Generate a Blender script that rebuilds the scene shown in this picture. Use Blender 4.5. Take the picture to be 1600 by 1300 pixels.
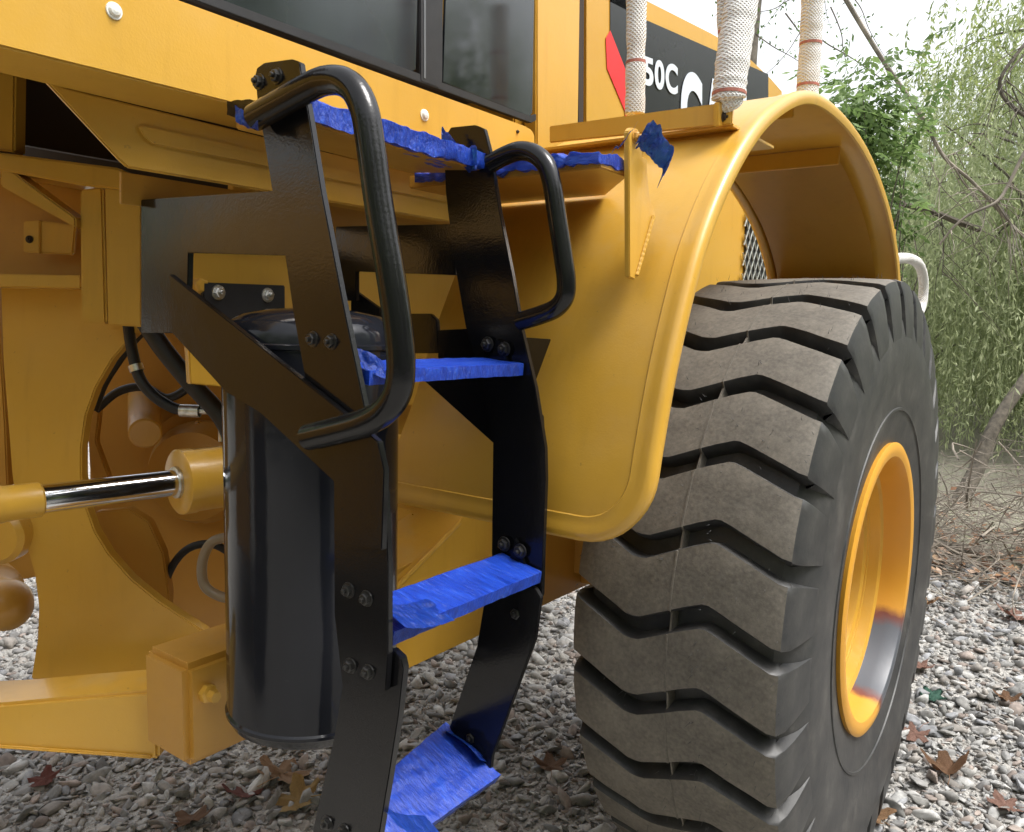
import bpy, bmesh, math, random
import numpy as np
from mathutils import Vector, Matrix, noise

for o in list(bpy.data.objects): bpy.data.objects.remove(o)
S = bpy.context.scene
COL = S.collection
random.seed(7); RNG = np.random.default_rng(7)

# ------------------------------------------------------------------ camera
# world: X = towards the machine's rear, +Y = into the machine, Z up, metres
FPX = 1276.2
RM = np.array([[0.5943306, -0.80389016, 0.02305964],
               [-0.07802314, -0.08617451, -0.99322019],
               [0.80042709, 0.58850196, -0.11393818]])
EYE = np.array([0.0, 0.0, 1.33])
cd = bpy.data.cameras.new('camera'); cam = bpy.data.objects.new('camera', cd); COL.objects.link(cam)
cd.sensor_fit = 'HORIZONTAL'; cd.sensor_width = 36; cd.lens = 36 * FPX / 1600
cd.clip_start = 0.02; cd.clip_end = 2000
M = Matrix.Identity(4)
for i in range(3):
    M[i][0] = RM[0, i]; M[i][1] = -RM[1, i]; M[i][2] = -RM[2, i]; M[i][3] = EYE[i]
cam.matrix_world = M
S.camera = cam

# ------------------------------------------------------------------ sky, sun, exposure
SUN_EL, SUN_AZ = math.radians(62), math.radians(288)     # azimuth of the sun measured from +X, counter-clockwise
w = bpy.data.worlds.new('World'); S.world = w; w.use_nodes = True
nt = w.node_tree; nt.nodes.clear()
wo = nt.nodes.new('ShaderNodeOutputWorld'); bg = nt.nodes.new('ShaderNodeBackground')
sky = nt.nodes.new('ShaderNodeTexSky'); sky.sky_type = 'NISHITA'; sky.sun_disc = False
sky.sun_elevation = SUN_EL; sky.sun_rotation = math.radians(90) - SUN_AZ
sky.air_density = 1.0; sky.dust_density = 4.0; sky.ozone_density = 1.0
hs = nt.nodes.new('ShaderNodeHueSaturation'); hs.inputs['Saturation'].default_value = 0.15
nt.links.new(sky.outputs[0], hs.inputs['Color']); nt.links.new(hs.outputs[0], bg.inputs[0])
bg.inputs[1].default_value = 0.15; nt.links.new(bg.outputs[0], wo.inputs[0])
sd = bpy.data.lights.new('sun', 'SUN'); so = bpy.data.objects.new('sun', sd); COL.objects.link(so)
sd.energy = 1.25; sd.angle = math.radians(24); sd.color = (1.0, 0.96, 0.9)
sdir = Vector((math.cos(SUN_EL) * math.cos(SUN_AZ), math.cos(SUN_EL) * math.sin(SUN_AZ), math.sin(SUN_EL)))
so.rotation_euler = sdir.to_track_quat('Z', 'Y').to_euler()
S.view_settings.view_transform = 'Standard'; S.view_settings.look = 'None'
S.view_settings.gamma = 1.0; S.view_settings.exposure = 1.3
S.render.engine = 'CYCLES'

# ------------------------------------------------------------------ measuring helpers (photo pixel -> point on a real plane)
def ray(px, py):
    return RM.T @ np.array([(px - 800) / FPX, (py - 650) / FPX, 1.0])
def P(px, py, X=None, Y=None, Z=None, d=None):
    r = ray(px, py)
    if X is not None: t = (X - EYE[0]) / r[0]
    elif Y is not None: t = (Y - EYE[1]) / r[1]
    elif Z is not None: t = (Z - EYE[2]) / r[2]
    else: t = d
    return Vector(EYE + t * r)
def PP(px, py, p0, n):
    r = ray(px, py); n = np.array(n); t = n @ (np.array(p0) - EYE) / (n @ r)
    return Vector(EYE + t * r)
FWD = Vector((RM[2, 0], RM[2, 1], 0)).normalized()       # horizontal view heading

# ------------------------------------------------------------------ materials
MATS = {}
def mat(name, build):
    if name in MATS: return MATS[name]
    m = bpy.data.materials.new(name); m.use_nodes = True
    n = m.node_tree.nodes; l = m.node_tree.links
    b = n['Principled BSDF']
    build(n, l, b); MATS[name] = m
    return m
def tex(n, l, kind, scale, detail=4, rough=.55, coord='Object', vec_scale=None):
    tc = n.new('ShaderNodeTexCoord'); src = tc.outputs[coord]
    if vec_scale:
        mp = n.new('ShaderNodeMapping'); mp.inputs['Scale'].default_value = vec_scale
        l.new(src, mp.inputs['Vector']); src = mp.outputs[0]
    t = n.new(kind); t.inputs['Scale'].default_value = scale
    if 'Detail' in t.inputs: t.inputs['Detail'].default_value = detail
    if kind == 'ShaderNodeTexNoise': t.inputs['Roughness'].default_value = rough
    l.new(src, t.inputs['Vector'])
    return t
def ramp(n, l, src, stops):
    r = n.new('ShaderNodeValToRGB'); e = r.color_ramp.elements
    while len(e) < len(stops): e.new(.5)
    for i, (p, c) in enumerate(stops):
        e[i].position = p; e[i].color = tuple(c) + (1,) if len(c) == 3 else c
    l.new(src, r.inputs[0]); return r
def mixc(n, l, fac, a, b):
    m = n.new('ShaderNodeMix'); m.data_type = 'RGBA'
    for s, v in ((m.inputs[0], fac), (m.inputs[6], a), (m.inputs[7], b)):
        if hasattr(v, 'is_linked'): l.new(v, s)
        elif isinstance(v, (int, float)): s.default_value = v
        else: s.default_value = tuple(v) + (1,)
    return m.outputs[2]
def bump(n, l, b, src, strength, dist):
    u = n.new('ShaderNodeBump'); u.inputs['Strength'].default_value = strength; u.inputs['Distance'].default_value = dist
    prev = b.inputs['Normal'].links[0].from_socket if b.inputs['Normal'].is_linked else None
    if prev: l.new(prev, u.inputs['Normal'])
    l.new(src, u.inputs['Height']); l.new(u.outputs[0], b.inputs['Normal'])

def paint(base, dark, dust, r0=.26, r1=.48, dustamt=.35, peel=.08, coat=.25, spec=.5):
    def f(n, l, b):
        a = tex(n, l, 'ShaderNodeTexNoise', 2.3, 5)
        c = ramp(n, l, a.outputs[0], [(.3, dark), (.62, base)])
        g = tex(n, l, 'ShaderNodeTexNoise', 9, 8, .7)
        gr = ramp(n, l, g.outputs[0], [(.48, (0, 0, 0)), (.8, (1, 1, 1))])
        geo = n.new('ShaderNodeNewGeometry'); sx = n.new('ShaderNodeSeparateXYZ'); l.new(geo.outputs['Normal'], sx.inputs[0])
        up = n.new('ShaderNodeMapRange'); up.inputs[1].default_value = .2; up.inputs[2].default_value = 1; up.inputs[3].default_value = .12; up.inputs[4].default_value = 1
        l.new(sx.outputs[2], up.inputs[0])
        mu = n.new('ShaderNodeMath'); mu.operation = 'MULTIPLY'; l.new(gr.outputs[0], mu.inputs[0]); l.new(up.outputs[0], mu.inputs[1])
        m2 = n.new('ShaderNodeMath'); m2.operation = 'MULTIPLY'; l.new(mu.outputs[0], m2.inputs[0]); m2.inputs[1].default_value = dustamt
        sp = tex(n, l, 'ShaderNodeTexNoise', 75, 3, .6); spr = ramp(n, l, sp.outputs[0], [(.70, (0, 0, 0)), (.76, (.55, .55, .55))])
        vs = tex(n, l, 'ShaderNodeTexNoise', 7, 5, .6, vec_scale=(4, 4, .35)); vr = ramp(n, l, vs.outputs[0], [(.55, (0, 0, 0)), (.8, (.30, .30, .30))])
        c1 = mixc(n, l, vr.outputs[0], c.outputs[0], [v * .62 for v in base])
        c2 = mixc(n, l, spr.outputs[0], c1, [v * .45 + .02 for v in base])
        l.new(mixc(n, l, m2.outputs[0], c2, dust), b.inputs['Base Color'])
        rr = n.new('ShaderNodeMapRange'); rr.inputs[3].default_value = r0; rr.inputs[4].default_value = r1
        l.new(g.outputs[0], rr.inputs[0]); l.new(rr.outputs[0], b.inputs['Roughness'])
        p = tex(n, l, 'ShaderNodeTexNoise', 260, 2); bump(n, l, b, p.outputs[0], peel, .002)
        q = tex(n, l, 'ShaderNodeTexNoise', 14, 3); bump(n, l, b, q.outputs[0], .12, .006)
        b.inputs['Coat Weight'].default_value = coat; b.inputs['Specular IOR Level'].default_value = spec; b.inputs['Coat Roughness'].default_value = .15
    return f
YEL = mat('yellow_paint', paint((.60, .338, .044), (.54, .298, .035), (.5, .39, .22), .24, .48, .5))
YELD = mat('dull_shaded_yellow_paint', paint((.52, .27, .036), (.42, .205, .028), (.42, .31, .17), .32, .58, .5))  # dull dusty yellow; its darker tone also paints shade into recessed parts
BLK = mat('black_gloss_paint', paint((.007, .007, .008), (.005, .005, .006), (.10, .09, .08), .06, .26, .12, .10, .08, .34))
TNK = mat('black_tank_paint', paint((.012, .013, .017), (.009, .010, .014), (.08, .075, .07), .06, .16, .06, .03, 0, .32))
DRK = mat('dark_shade_brown', lambda n, l, b: (b.inputs['Base Color'].__setattr__('default_value', (.035, .022, .014, 1)), b.inputs['Roughness'].__setattr__('default_value', .75)))  # dark brown for seams and bolts; also paints shade inside the openings
def simple(col, rough, metal=0, nscale=None, var=.25):
    def f(n, l, b):
        if nscale:
            a = tex(n, l, 'ShaderNodeTexNoise', nscale, 6)
            c = ramp(n, l, a.outputs[0], [(.3, [v * (1 - var) for v in col]), (.7, [min(1, v * (1 + var)) for v in col])])
            l.new(c.outputs[0], b.inputs['Base Color'])
            bump(n, l, b, a.outputs[0], .15, .002)
        else: b.inputs['Base Color'].default_value = tuple(col) + (1,)
        b.inputs['Roughness'].default_value = rough; b.inputs['Metallic'].default_value = metal
    return f
CHROME = mat('chromed_rod', simple((.75, .77, .8), .12, 1))
ZINC = mat('zinc_bolt', simple((.62, .62, .6), .38, 1, 90))
WHITEB = mat('white_plastic_cap', simple((.78, .78, .74), .4))
DBOLT = mat('black_painted_bolt', simple((.022, .021, .02), .3, 0, 60))
HOSE = mat('black_rubber_hose', simple((.012, .012, .014), .5, 0, 40))
RED = mat('red_film', simple((.72, .03, .035), .35))
DECAL = mat('black_decal_film', simple((.02, .022, .026), .22, 0, 3))
LETTER = mat('pale_lettering', simple((.62, .70, .80), .4))
TAPE = mat('red_tape', simple((.42, .15, .11), .5, 0, 80))
def rubberf(n, l, b):
    a = tex(n, l, 'ShaderNodeTexNoise', 7, 8, .65)
    c = ramp(n, l, a.outputs[0], [(.30, (.066, .058, .047)), (.50, (.138, .121, .098)), (.72, (.24, .213, .172))])
    s = tex(n, l, 'ShaderNodeTexNoise', 120, 3)
    cc = mixc(n, l, .35, c.outputs[0], ramp(n, l, s.outputs[0], [(.3, (.045, .042, .037)), (.7, (.19, .172, .145))]).outputs[0])
    l.new(cc, b.inputs['Base Color']); b.inputs['Roughness'].default_value = .72
    bump(n, l, b, a.outputs[0], .25, .006); bump(n, l, b, s.outputs[0], .35, .0015)
RUB = mat('dusty_rubber', rubberf)
def rubber2(n, l, b):
    a = tex(n, l, 'ShaderNodeTexNoise', 9, 8, .7)
    c = ramp(n, l, a.outputs[0], [(.35, (.020, .021, .023)), (.55, (.045, .044, .043)), (.75, (.105, .10, .092))])
    l.new(c.outputs[0], b.inputs['Base Color']); b.inputs['Roughness'].default_value = .48
    s = tex(n, l, 'ShaderNodeTexNoise', 60, 4); bump(n, l, b, s.outputs[0], .25, .002)
RUBD = mat('clean_black_rubber', rubber2)
def wrapf(n, l, b):
    a = tex(n, l, 'ShaderNodeTexNoise', 16, 6, .6, vec_scale=(9, .8, 4))
    f = tex(n, l, 'ShaderNodeTexNoise', 40, 5, .7, vec_scale=(7, .7, 4))
    k = tex(n, l, 'ShaderNodeTexVoronoi', 26)
    c = ramp(n, l, a.outputs[0], [(.3, (.006, .028, .25)), (.55, (.012, .055, .42)), (.8, (.03, .12, .62))])
    w2 = ramp(n, l, f.outputs[0], [(.58, (0, 0, 0)), (.80, (.5, .5, .5))])
    l.new(mixc(n, l, w2.outputs[0], c.outputs[0], (.35, .45, .85)), b.inputs['Base Color'])
    b.inputs['Roughness'].default_value = .3; b.inputs['Subsurface Weight'].default_value = .25; b.inputs['Subsurface Radius'].default_value = (.2, .4, 1.0); b.inputs['Subsurface Scale'].default_value = .01
    bump(n, l, b, a.outputs[0], .7, .005); bump(n, l, b, f.outputs[0], .7, .0025)
WRAP = mat('blue_plastic_wrap', wrapf)
def sleevef(n, l, b):
    tc = n.new('ShaderNodeTexCoord'); hs = []
    for ang in (.6, -.6):
        mp = n.new('ShaderNodeMapping'); mp.inputs['Rotation'].default_value = (ang, ang, 0); l.new(tc.outputs['Object'], mp.inputs[0])
        wv = n.new('ShaderNodeTexWave'); wv.bands_direction = 'Z'; wv.inputs['Scale'].default_value = 60; l.new(mp.outputs[0], wv.inputs['Vector']); hs.append(wv.outputs['Fac'])
    mx = n.new('ShaderNodeMath'); mx.operation = 'MAXIMUM'; l.new(hs[0], mx.inputs[0]); l.new(hs[1], mx.inputs[1])
    a = tex(n, l, 'ShaderNodeTexNoise', 12, 5)
    c0 = ramp(n, l, a.outputs[0], [(.35, (.56, .46, .41)), (.6, (.72, .68, .64))])
    l.new(mixc(n, l, mx.outputs[0], c0.outputs[0], (.82, .82, .80)), b.inputs['Base Color'])
    b.inputs['Roughness'].default_value = .55; bump(n, l, b, mx.outputs[0], .8, .004)
SLEEVE = mat('white_foam_net', sleevef)
def glassf(n, l, b):
    a = tex(n, l, 'ShaderNodeTexNoise', 2, 4, .5, vec_scale=(1.6, 1, 1))
    c = ramp(n, l, a.outputs[0], [(.35, (.009, .012, .016)), (.75, (.036, .046, .055))])
    l.new(c.outputs[0], b.inputs['Base Color'])
    r = ramp(n, l, a.outputs[0], [(.35, (.05,) * 3), (.75, (.22,) * 3)]); l.new(r.outputs[0], b.inputs['Roughness'])
    b.inputs['IOR'].default_value = 1.5; b.inputs['Specular IOR Level'].default_value = .8
GLASS = mat('dark_tinted_glass', glassf)
def rimpatch(n, l, b):
    tc = n.new('ShaderNodeTexCoord'); sx = n.new('ShaderNodeSeparateXYZ'); l.new(tc.outputs['Object'], sx.inputs[0])
    at = n.new('ShaderNodeMath'); at.operation = 'ARCTAN2'; l.new(sx.outputs[2], at.inputs[0]); l.new(sx.outputs[0], at.inputs[1])
    nz = tex(n, l, 'ShaderNodeTexNoise', 30, 5)
    ad = n.new('ShaderNodeMath'); ad.operation = 'MULTIPLY_ADD'; l.new(nz.outputs[0], ad.inputs[0]); ad.inputs[1].default_value = .12; l.new(at.outputs[0], ad.inputs[2])
    mr = n.new('ShaderNodeMapRange'); mr.inputs[1].default_value = -1.7; mr.inputs[2].default_value = -.2; l.new(ad.outputs[0], mr.inputs[0])
    y = (.62, .30, .03); rd = (.16, .045, .03); gr = (.085, .095, .115)
    c = ramp(n, l, mr.outputs[0], [(.22, y), (.27, rd), (.34, gr), (.76, gr), (.83, rd), (.89, y)])
    l.new(c.outputs[0], b.inputs['Base Color']); b.inputs['Roughness'].default_value = .4
    bump(n, l, b, nz.outputs[0], .2, .002)
RIMP = mat('scuffed_rim_flange', rimpatch)
def stonef(n, l, b):
    at = n.new('ShaderNodeAttribute'); at.attribute_name = 'Col'
    a = tex(n, l, 'ShaderNodeTexNoise', 55, 6, .65)
    v = ramp(n, l, a.outputs[0], [(.3, (.62,) * 3), (.7, (1.15,) * 3)])
    mm = n.new('ShaderNodeMix'); mm.data_type = 'RGBA'; mm.blend_type = 'MULTIPLY'; mm.inputs[0].default_value = 1
    l.new(at.outputs[0], mm.inputs[6]); l.new(v.outputs[0], mm.inputs[7]); l.new(mm.outputs[2], b.inputs['Base Color'])
    b.inputs['Roughness'].default_value = .85; bump(n, l, b, a.outputs[0], .4, .003)
STONE = mat('crushed_stone', stonef)
def groundf(n, l, b):
    v = tex(n, l, 'ShaderNodeTexVoronoi', 34); v2 = tex(n, l, 'ShaderNodeTexNoise', 1.1, 6)
    sep = n.new('ShaderNodeSeparateColor'); l.new(v.outputs['Color'], sep.inputs[0])
    g = ramp(n, l, sep.outputs[0], [(.1, (.12, .11, .10)), (.5, (.24, .225, .205)), (.9, (.40, .385, .36))])
    lit = tex(n, l, 'ShaderNodeTexNoise', 14, 7, .7)
    s = ramp(n, l, lit.outputs[0], [(.3, (.13, .12, .09)), (.5, (.27, .25, .20)), (.7, (.20, .24, .12))])
    tc = n.new('ShaderNodeTexCoord'); sx = n.new('ShaderNodeSeparateXYZ'); l.new(tc.outputs['Object'], sx.inputs[0])
    ad = n.new('ShaderNodeMath'); ad.operation = 'MULTIPLY_ADD'; l.new(v2.outputs[0], ad.inputs[0]); ad.inputs[1].default_value = 1.2; l.new(sx.outputs[0], ad.inputs[2])
    mr = n.new('ShaderNodeMapRange'); mr.inputs[1].default_value = 5.2; mr.inputs[2].default_value = 5.9; l.new(ad.outputs[0], mr.inputs[0])
    l.new(mixc(n, l, mr.outputs[0], g.outputs[0], s.outputs[0]), b.inputs['Base Color'])
    b.inputs['Roughness'].default_value = .95
    bump(n, l, b, v.outputs['Distance'], .9, .02)
GROUND = mat('gravel_ground', groundf)
def leafm(c0, c1, c2):
    def f(n, l, b):
        at = n.new('ShaderNodeAttribute'); at.attribute_name = 'Col'
        sep = n.new('ShaderNodeSeparateColor'); l.new(at.outputs[0], sep.inputs[0])
        r = ramp(n, l, sep.outputs[0], [(.0, c0), (.5, c1), (1, c2)])
        l.new(r.outputs[0], b.inputs['Base Color']); b.inputs['Roughness'].default_value = .55
        tr = n.new('ShaderNodeBsdfTranslucent'); l.new(r.outputs[0], tr.inputs[0])
        mx = n.new('ShaderNodeMixShader'); mx.inputs[0].default_value = .48
        l.new(b.outputs[0], mx.inputs[1]); l.new(tr.outputs[0], mx.inputs[2])
        l.new(mx.outputs[0], n['Material Output'].inputs[0])
    return f
WILL = mat('weeping_leaf', leafm((.18, .235, .08), (.31, .38, .13), (.46, .52, .20)))
WILG = mat('grey_weeping_leaf', leafm((.23, .28, .14), (.38, .43, .23), (.52, .56, .34)))
BRIGHT = mat('fresh_green_leaf', leafm((.085, .14, .045), (.15, .235, .075), (.24, .34, .12)))
BARK = mat('grey_bark', simple((.11, .095, .075), .9, 0, 25, .5))
TWIG = mat('dry_twig', simple((.23, .20, .165), .9, 0, 5, .6))
def dryleaf(c):
    def f(n, l, b):
        a = tex(n, l, 'ShaderNodeTexNoise', 45, 5)
        r = ramp(n, l, a.outputs[0], [(.3, [v * .5 for v in c]), (.65, c)])
        l.new(r.outputs[0], b.inputs['Base Color']); b.inputs['Roughness'].default_value = .7
        bump(n, l, b, a.outputs[0], .5, .004)
    return f

# ------------------------------------------------------------------ object helpers
def link(name, me, m=None, parent=None, kind=None):
    o = bpy.data.objects.new(name, me)
    COL.objects.link(o)
    if m and not len(me.materials): me.materials.append(m)
    if parent:
        o.parent = parent
        if parent.type == 'EMPTY': o.matrix_parent_inverse = Matrix.Translation(-parent.location)
    if kind: o['kind'] = kind
    return o
def tag(o, label, cat, group=None):
    o['label'] = label; o['category'] = cat
    if group: o['group'] = group
    return o
def empty(name, loc, label, cat, group=None):
    o = bpy.data.objects.new(name, None); COL.objects.link(o); o.location = loc
    o.empty_display_size = .2
    return tag(o, label, cat, group)
def bm_obj(name, bm, m, parent=None, smooth=False, kind=None, sharp=None):
    bmesh.ops.recalc_face_normals(bm, faces=bm.faces)
    me = bpy.data.meshes.new(name); bm.to_mesh(me); bm.free()
    if smooth:
        me.polygons.foreach_set('use_smooth', [True] * len(me.polygons))
        me.set_sharp_from_angle(angle=math.radians(sharp or 40))
    return link(name, me, m, parent, kind)
def add_plate(bm, pts, vec, bev=.0015, seg=2):
    vs = [bm.verts.new(p) for p in pts]
    f = bm.faces.new(vs); vec = Vector(vec)
    r = bmesh.ops.extrude_face_region(bm, geom=[f])
    nv = [g for g in r['geom'] if isinstance(g, bmesh.types.BMVert)]
    for v in nv: v.co += vec
    if bev:
        es = set()
        for v in vs + nv:
            for e in v.link_edges: es.add(e)
        bmesh.ops.bevel(bm, geom=list(es), offset=bev, segments=seg, affect='EDGES', clamp_overlap=True)
def plate(name, pts, vec, m, parent, bev=.002):
    bm = bmesh.new(); add_plate(bm, pts, vec, bev)
    return bm_obj(name, bm, m, parent, True)
def add_box(bm, a, b, bev=.003):
    x0, y0, z0 = a; x1, y1, z1 = b
    add_plate(bm, [(x0, y0, z0), (x1, y0, z0), (x1, y1, z0), (x0, y1, z0)], (0, 0, z1 - z0), bev)
def box(name, a, b, m, parent, bev=.003):
    bm = bmesh.new(); add_box(bm, a, b, bev); return bm_obj(name, bm, m, parent, True)
def smooth_path(pts, n=6):
    pts = [Vector(p) for p in pts]; out = []
    q = [pts[0] * 2 - pts[1]] + pts + [pts[-1] * 2 - pts[-2]]
    for i in range(1, len(q) - 2):
        p0, p1, p2, p3 = q[i - 1:i + 3]
        for k in range(n):
            t = k / n
            out.append(.5 * ((2 * p1) + (p2 - p0) * t + (2 * p0 - 5 * p1 + 4 * p2 - p3) * t * t + (3 * p1 - p0 - 3 * p2 + p3) * t ** 3))
    out.append(pts[-1]); return out
def add_tube(bm, path, r, n=14, cap=True):
    path = [Vector(p) for p in path]; k = len(path)
    rs = r if isinstance(r, (list, tuple)) else [r] * k
    up = Vector((0, 0, 1)); rings = []; prev = None
    for i, p in enumerate(path):
        t = (path[min(i + 1, k - 1)] - path[max(i - 1, 0)]).normalized()
        if prev is None:
            a = t.cross(up if abs(t.z) < .9 else Vector((1, 0, 0))).normalized()
        else: a = (prev - t * prev.dot(t)).normalized()
        prev = a; b = t.cross(a)
        rings.append([bm.verts.new(p + (a * math.cos(2 * math.pi * j / n) + b * math.sin(2 * math.pi * j / n)) * rs[i]) for j in range(n)])
    for i in range(k - 1):
        for j in range(n):
            bm.faces.new((rings[i][j], rings[i][(j + 1) % n], rings[i + 1][(j + 1) % n], rings[i + 1][j]))
    if cap: bm.faces.new(rings[0]); bm.faces.new(rings[-1][::-1])
def tube(name, path, r, m, parent, n=14, kind=None):
    bm = bmesh.new(); add_tube(bm, path, r, n); return bm_obj(name, bm, m, parent, True, kind)
def add_lathe(bm, prof, c, axis, n=48, closed=False):
    # prof: (along, radius)
    axis = Vector(axis).normalized(); a = axis.orthogonal().normalized(); b = axis.cross(a); c = Vector(c)
    rings = []
    for h, r in prof:
        if r < 1e-5: rings.append([bm.verts.new(c + axis * h)])
        else: rings.append([bm.verts.new(c + axis * h + (a * math.cos(2 * math.pi * j / n) + b * math.sin(2 * math.pi * j / n)) * r) for j in range(n)])
    prs = list(zip(rings, rings[1:])) + ([(rings[-1], rings[0])] if closed else [])
    for A, B in prs:
        for j in range(n):
            j2 = (j + 1) % n
            vs = [A[j % len(A)], A[j2 % len(A)], B[j2 % len(B)], B[j % len(B)]]
            u = []
            for v in vs:
                if v not in u: u.append(v)
            if len(u) > 2: bm.faces.new(u)
def lathe(name, prof, c, axis, m, parent, n=48, closed=False, sharp=40):
    bm = bmesh.new(); add_lathe(bm, prof, c, axis, n, closed); return bm_obj(name, bm, m, parent, True, sharp=sharp)
def np_mesh(name, V, F, col=None, smooth=False):
    me = bpy.data.meshes.new(name); V = np.asarray(V, np.float32); F = np.asarray(F, np.int32); k = F.shape[1]
    me.vertices.add(len(V)); me.vertices.foreach_set('co', V.ravel())
    me.loops.add(F.size); me.loops.foreach_set('vertex_index', F.ravel())
    me.polygons.add(len(F)); me.polygons.foreach_set('loop_start', np.arange(0, F.size, k, dtype=np.int32))
    me.polygons.foreach_set('loop_total', np.full(len(F), k, np.int32))
    if smooth: me.polygons.foreach_set('use_smooth', np.ones(len(F), bool))
    if col is not None:
        ca = me.color_attributes.new('Col', 'FLOAT_COLOR', 'POINT')
        c4 = np.ones((len(V), 4), np.float32); c4[:, :3] = col; ca.data.foreach_set('color', c4.ravel())
    me.update(); me.validate(); return me
_bolts = {}
def bolt_mesh(r, m, washer=True, dome=False):
    key = (r, m.name, washer, dome)
    if key not in _bolts:
        bm = bmesh.new()
        if washer: add_lathe(bm, [(0, 0), (0, r * 1.35), (r * .22, r * 1.3), (r * .22, 0)], (0, 0, 0), (0, 0, 1), 16)
        if dome: add_lathe(bm, [(0, r), (r * .35, r), (r * .7, r * .75), (r * .85, r * .3), (r * .87, 0)], (0, 0, 0), (0, 0, 1), 16)
        else:
            add_lathe(bm, [(0, r), (r * .75, r), (r * .9, r * .8), (r * .9, 0)], (0, 0, 0), (0, 0, 1), 6)
            add_lathe(bm, [(r * .85, r * .42), (r * 1.35, r * .42), (r * 1.45, r * .3), (r * 1.45, 0)], (0, 0, 0), (0, 0, 1), 10)
        bmesh.ops.recalc_face_normals(bm, faces=bm.faces)
        me = bpy.data.meshes.new('bolt'); bm.to_mesh(me); bm.free(); me.materials.append(m); _bolts[key] = me
    return _bolts[key]
def bolt(loc, direction, r, m, parent, washer=True, dome=False, name='bolt'):
    o = bpy.data.objects.new(name, bolt_mesh(r, m, washer, dome)); COL.objects.link(o)
    o.parent = parent
    if parent.type == 'EMPTY': o.matrix_parent_inverse = Matrix.Translation(-parent.location)
    o.location = loc; q = Vector(direction).to_track_quat('Z', 'Y'); q = q @ Matrix.Rotation(random.random() * 2, 3, 'Z').to_quaternion()
    o.rotation_mode = 'QUATERNION'; o.rotation_quaternion = q
    return o
def wrinkle_box(name, corners_top, th, m, parent, amp=.006, nu=46, nv=18, seed=0, over=.006):
    # corners_top: 4 points a,b (edge 1) d,c ; closed slab with a crumpled skin
    a, b, c, d = [Vector(p) for p in corners_top]; cen = (a + b + c + d) / 4
    a, b, c, d = [p + (p - cen).normalized() * over for p in (a, b, c, d)]
    nrm = (b - a).cross(d - a).normalized()
    if nrm.z < 0: nrm = -nrm
    bm = bmesh.new(); ring = []
    # section around the short direction (a->d): top, front, bottom, back
    sec = [(t / nv, .5) for t in range(nv + 1)] + [(1.0, .25), (1.0, -.25)] + [(1 - t / nv, -.5) for t in range(nv + 1)] + [(0, -.25), (0, .25)]
    for i in range(nu + 1):
        u = i / nu; row = []
        for (v, h) in sec:
            p = a.lerp(b, u).lerp(d.lerp(c, u), v) + nrm * (h * th)
            q = p * 30 + Vector((seed * 7.3, 0, 0))
            k = noise.noise(Vector((q.x * .6, q.y * 2.2, q.z * 2))) * .7 + noise.noise(q * 2.3) * .5 + abs(noise.noise(q * .9)) * .6
            dirv = nrm * (1 if h > 0 else -1) + (a - d).normalized() * (.6 if v < .05 else (-.6 if v > .95 else 0))
            row.append(bm.verts.new(p + dirv * k * amp))
        ring.append(row)
    L = len(sec)
    for i in range(nu):
        for j in range(L): bm.faces.new((ring[i][j], ring[i][(j + 1) % L], ring[i + 1][(j + 1) % L], ring[i + 1][j]))
    bm.faces.new(ring[0]); bm.faces.new(ring[-1][::-1])
    return bm_obj(name, bm, m, parent, True, sharp=55)
def rag(name, path, width_vec, m, parent, amp=.008, seed=0, n=26, w=15):
    # a loose strip of wrap hanging along a path, with a little thickness
    path = smooth_path(path, 12); bm = bmesh.new(); rows = []
    wv = Vector(width_vec)
    for i, p in enumerate(path):
        row = []
        for j in range(w):
            t = j / (w - 1) - .5
            q = (p + wv * t); k = 1.5 * noise.noise(q * 40 + Vector((seed, 0, 0))) + 1.0 * noise.noise(q * 95) + .6 * noise.noise(q * 190)
            row.append(bm.verts.new(q + Vector((-.7, -.5, .5)) * k * amp))
        rows.append(row)
    for A, B in zip(rows, rows[1:]):
        for j in range(w - 1): bm.faces.new((A[j], A[j + 1], B[j + 1], B[j]))
    bmesh.ops.solidify(bm, geom=bm.faces[:], thickness=.0012)
    return bm_obj(name, bm, m, parent, True, sharp=70)

# ================================================================== THE SETTING
gm = np_mesh('ground', [(-300, -300, 0), (300, -300, 0), (300, 300, 0), (-300, 300, 0)], [(0, 1, 2, 3)])
link('ground', gm, GROUND, None, 'structure')

# ================================================================== THE LOADER
L = empty('wheel_loader', (2.06, 1.6, 0), 'large yellow wheel loader with black boarding ladder and big rear tyre', 'wheel loader')

# ---- rear wheel
WC = Vector((2.085, 0, .712)); YM = .622
def ring_profile(pr, flip=False): return pr
half = [(.184, .700), (.194, .688), (.204, .668), (.216, .640), (.2245, .60), (.2255, .55), (.221, .48), (.213, .415), (.207, .382), (.203, .352)]
prof = [(-h, r) for h, r in half[::-1]] + [(-.1, .703), (0, .704), (.1, .703)] + half
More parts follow.
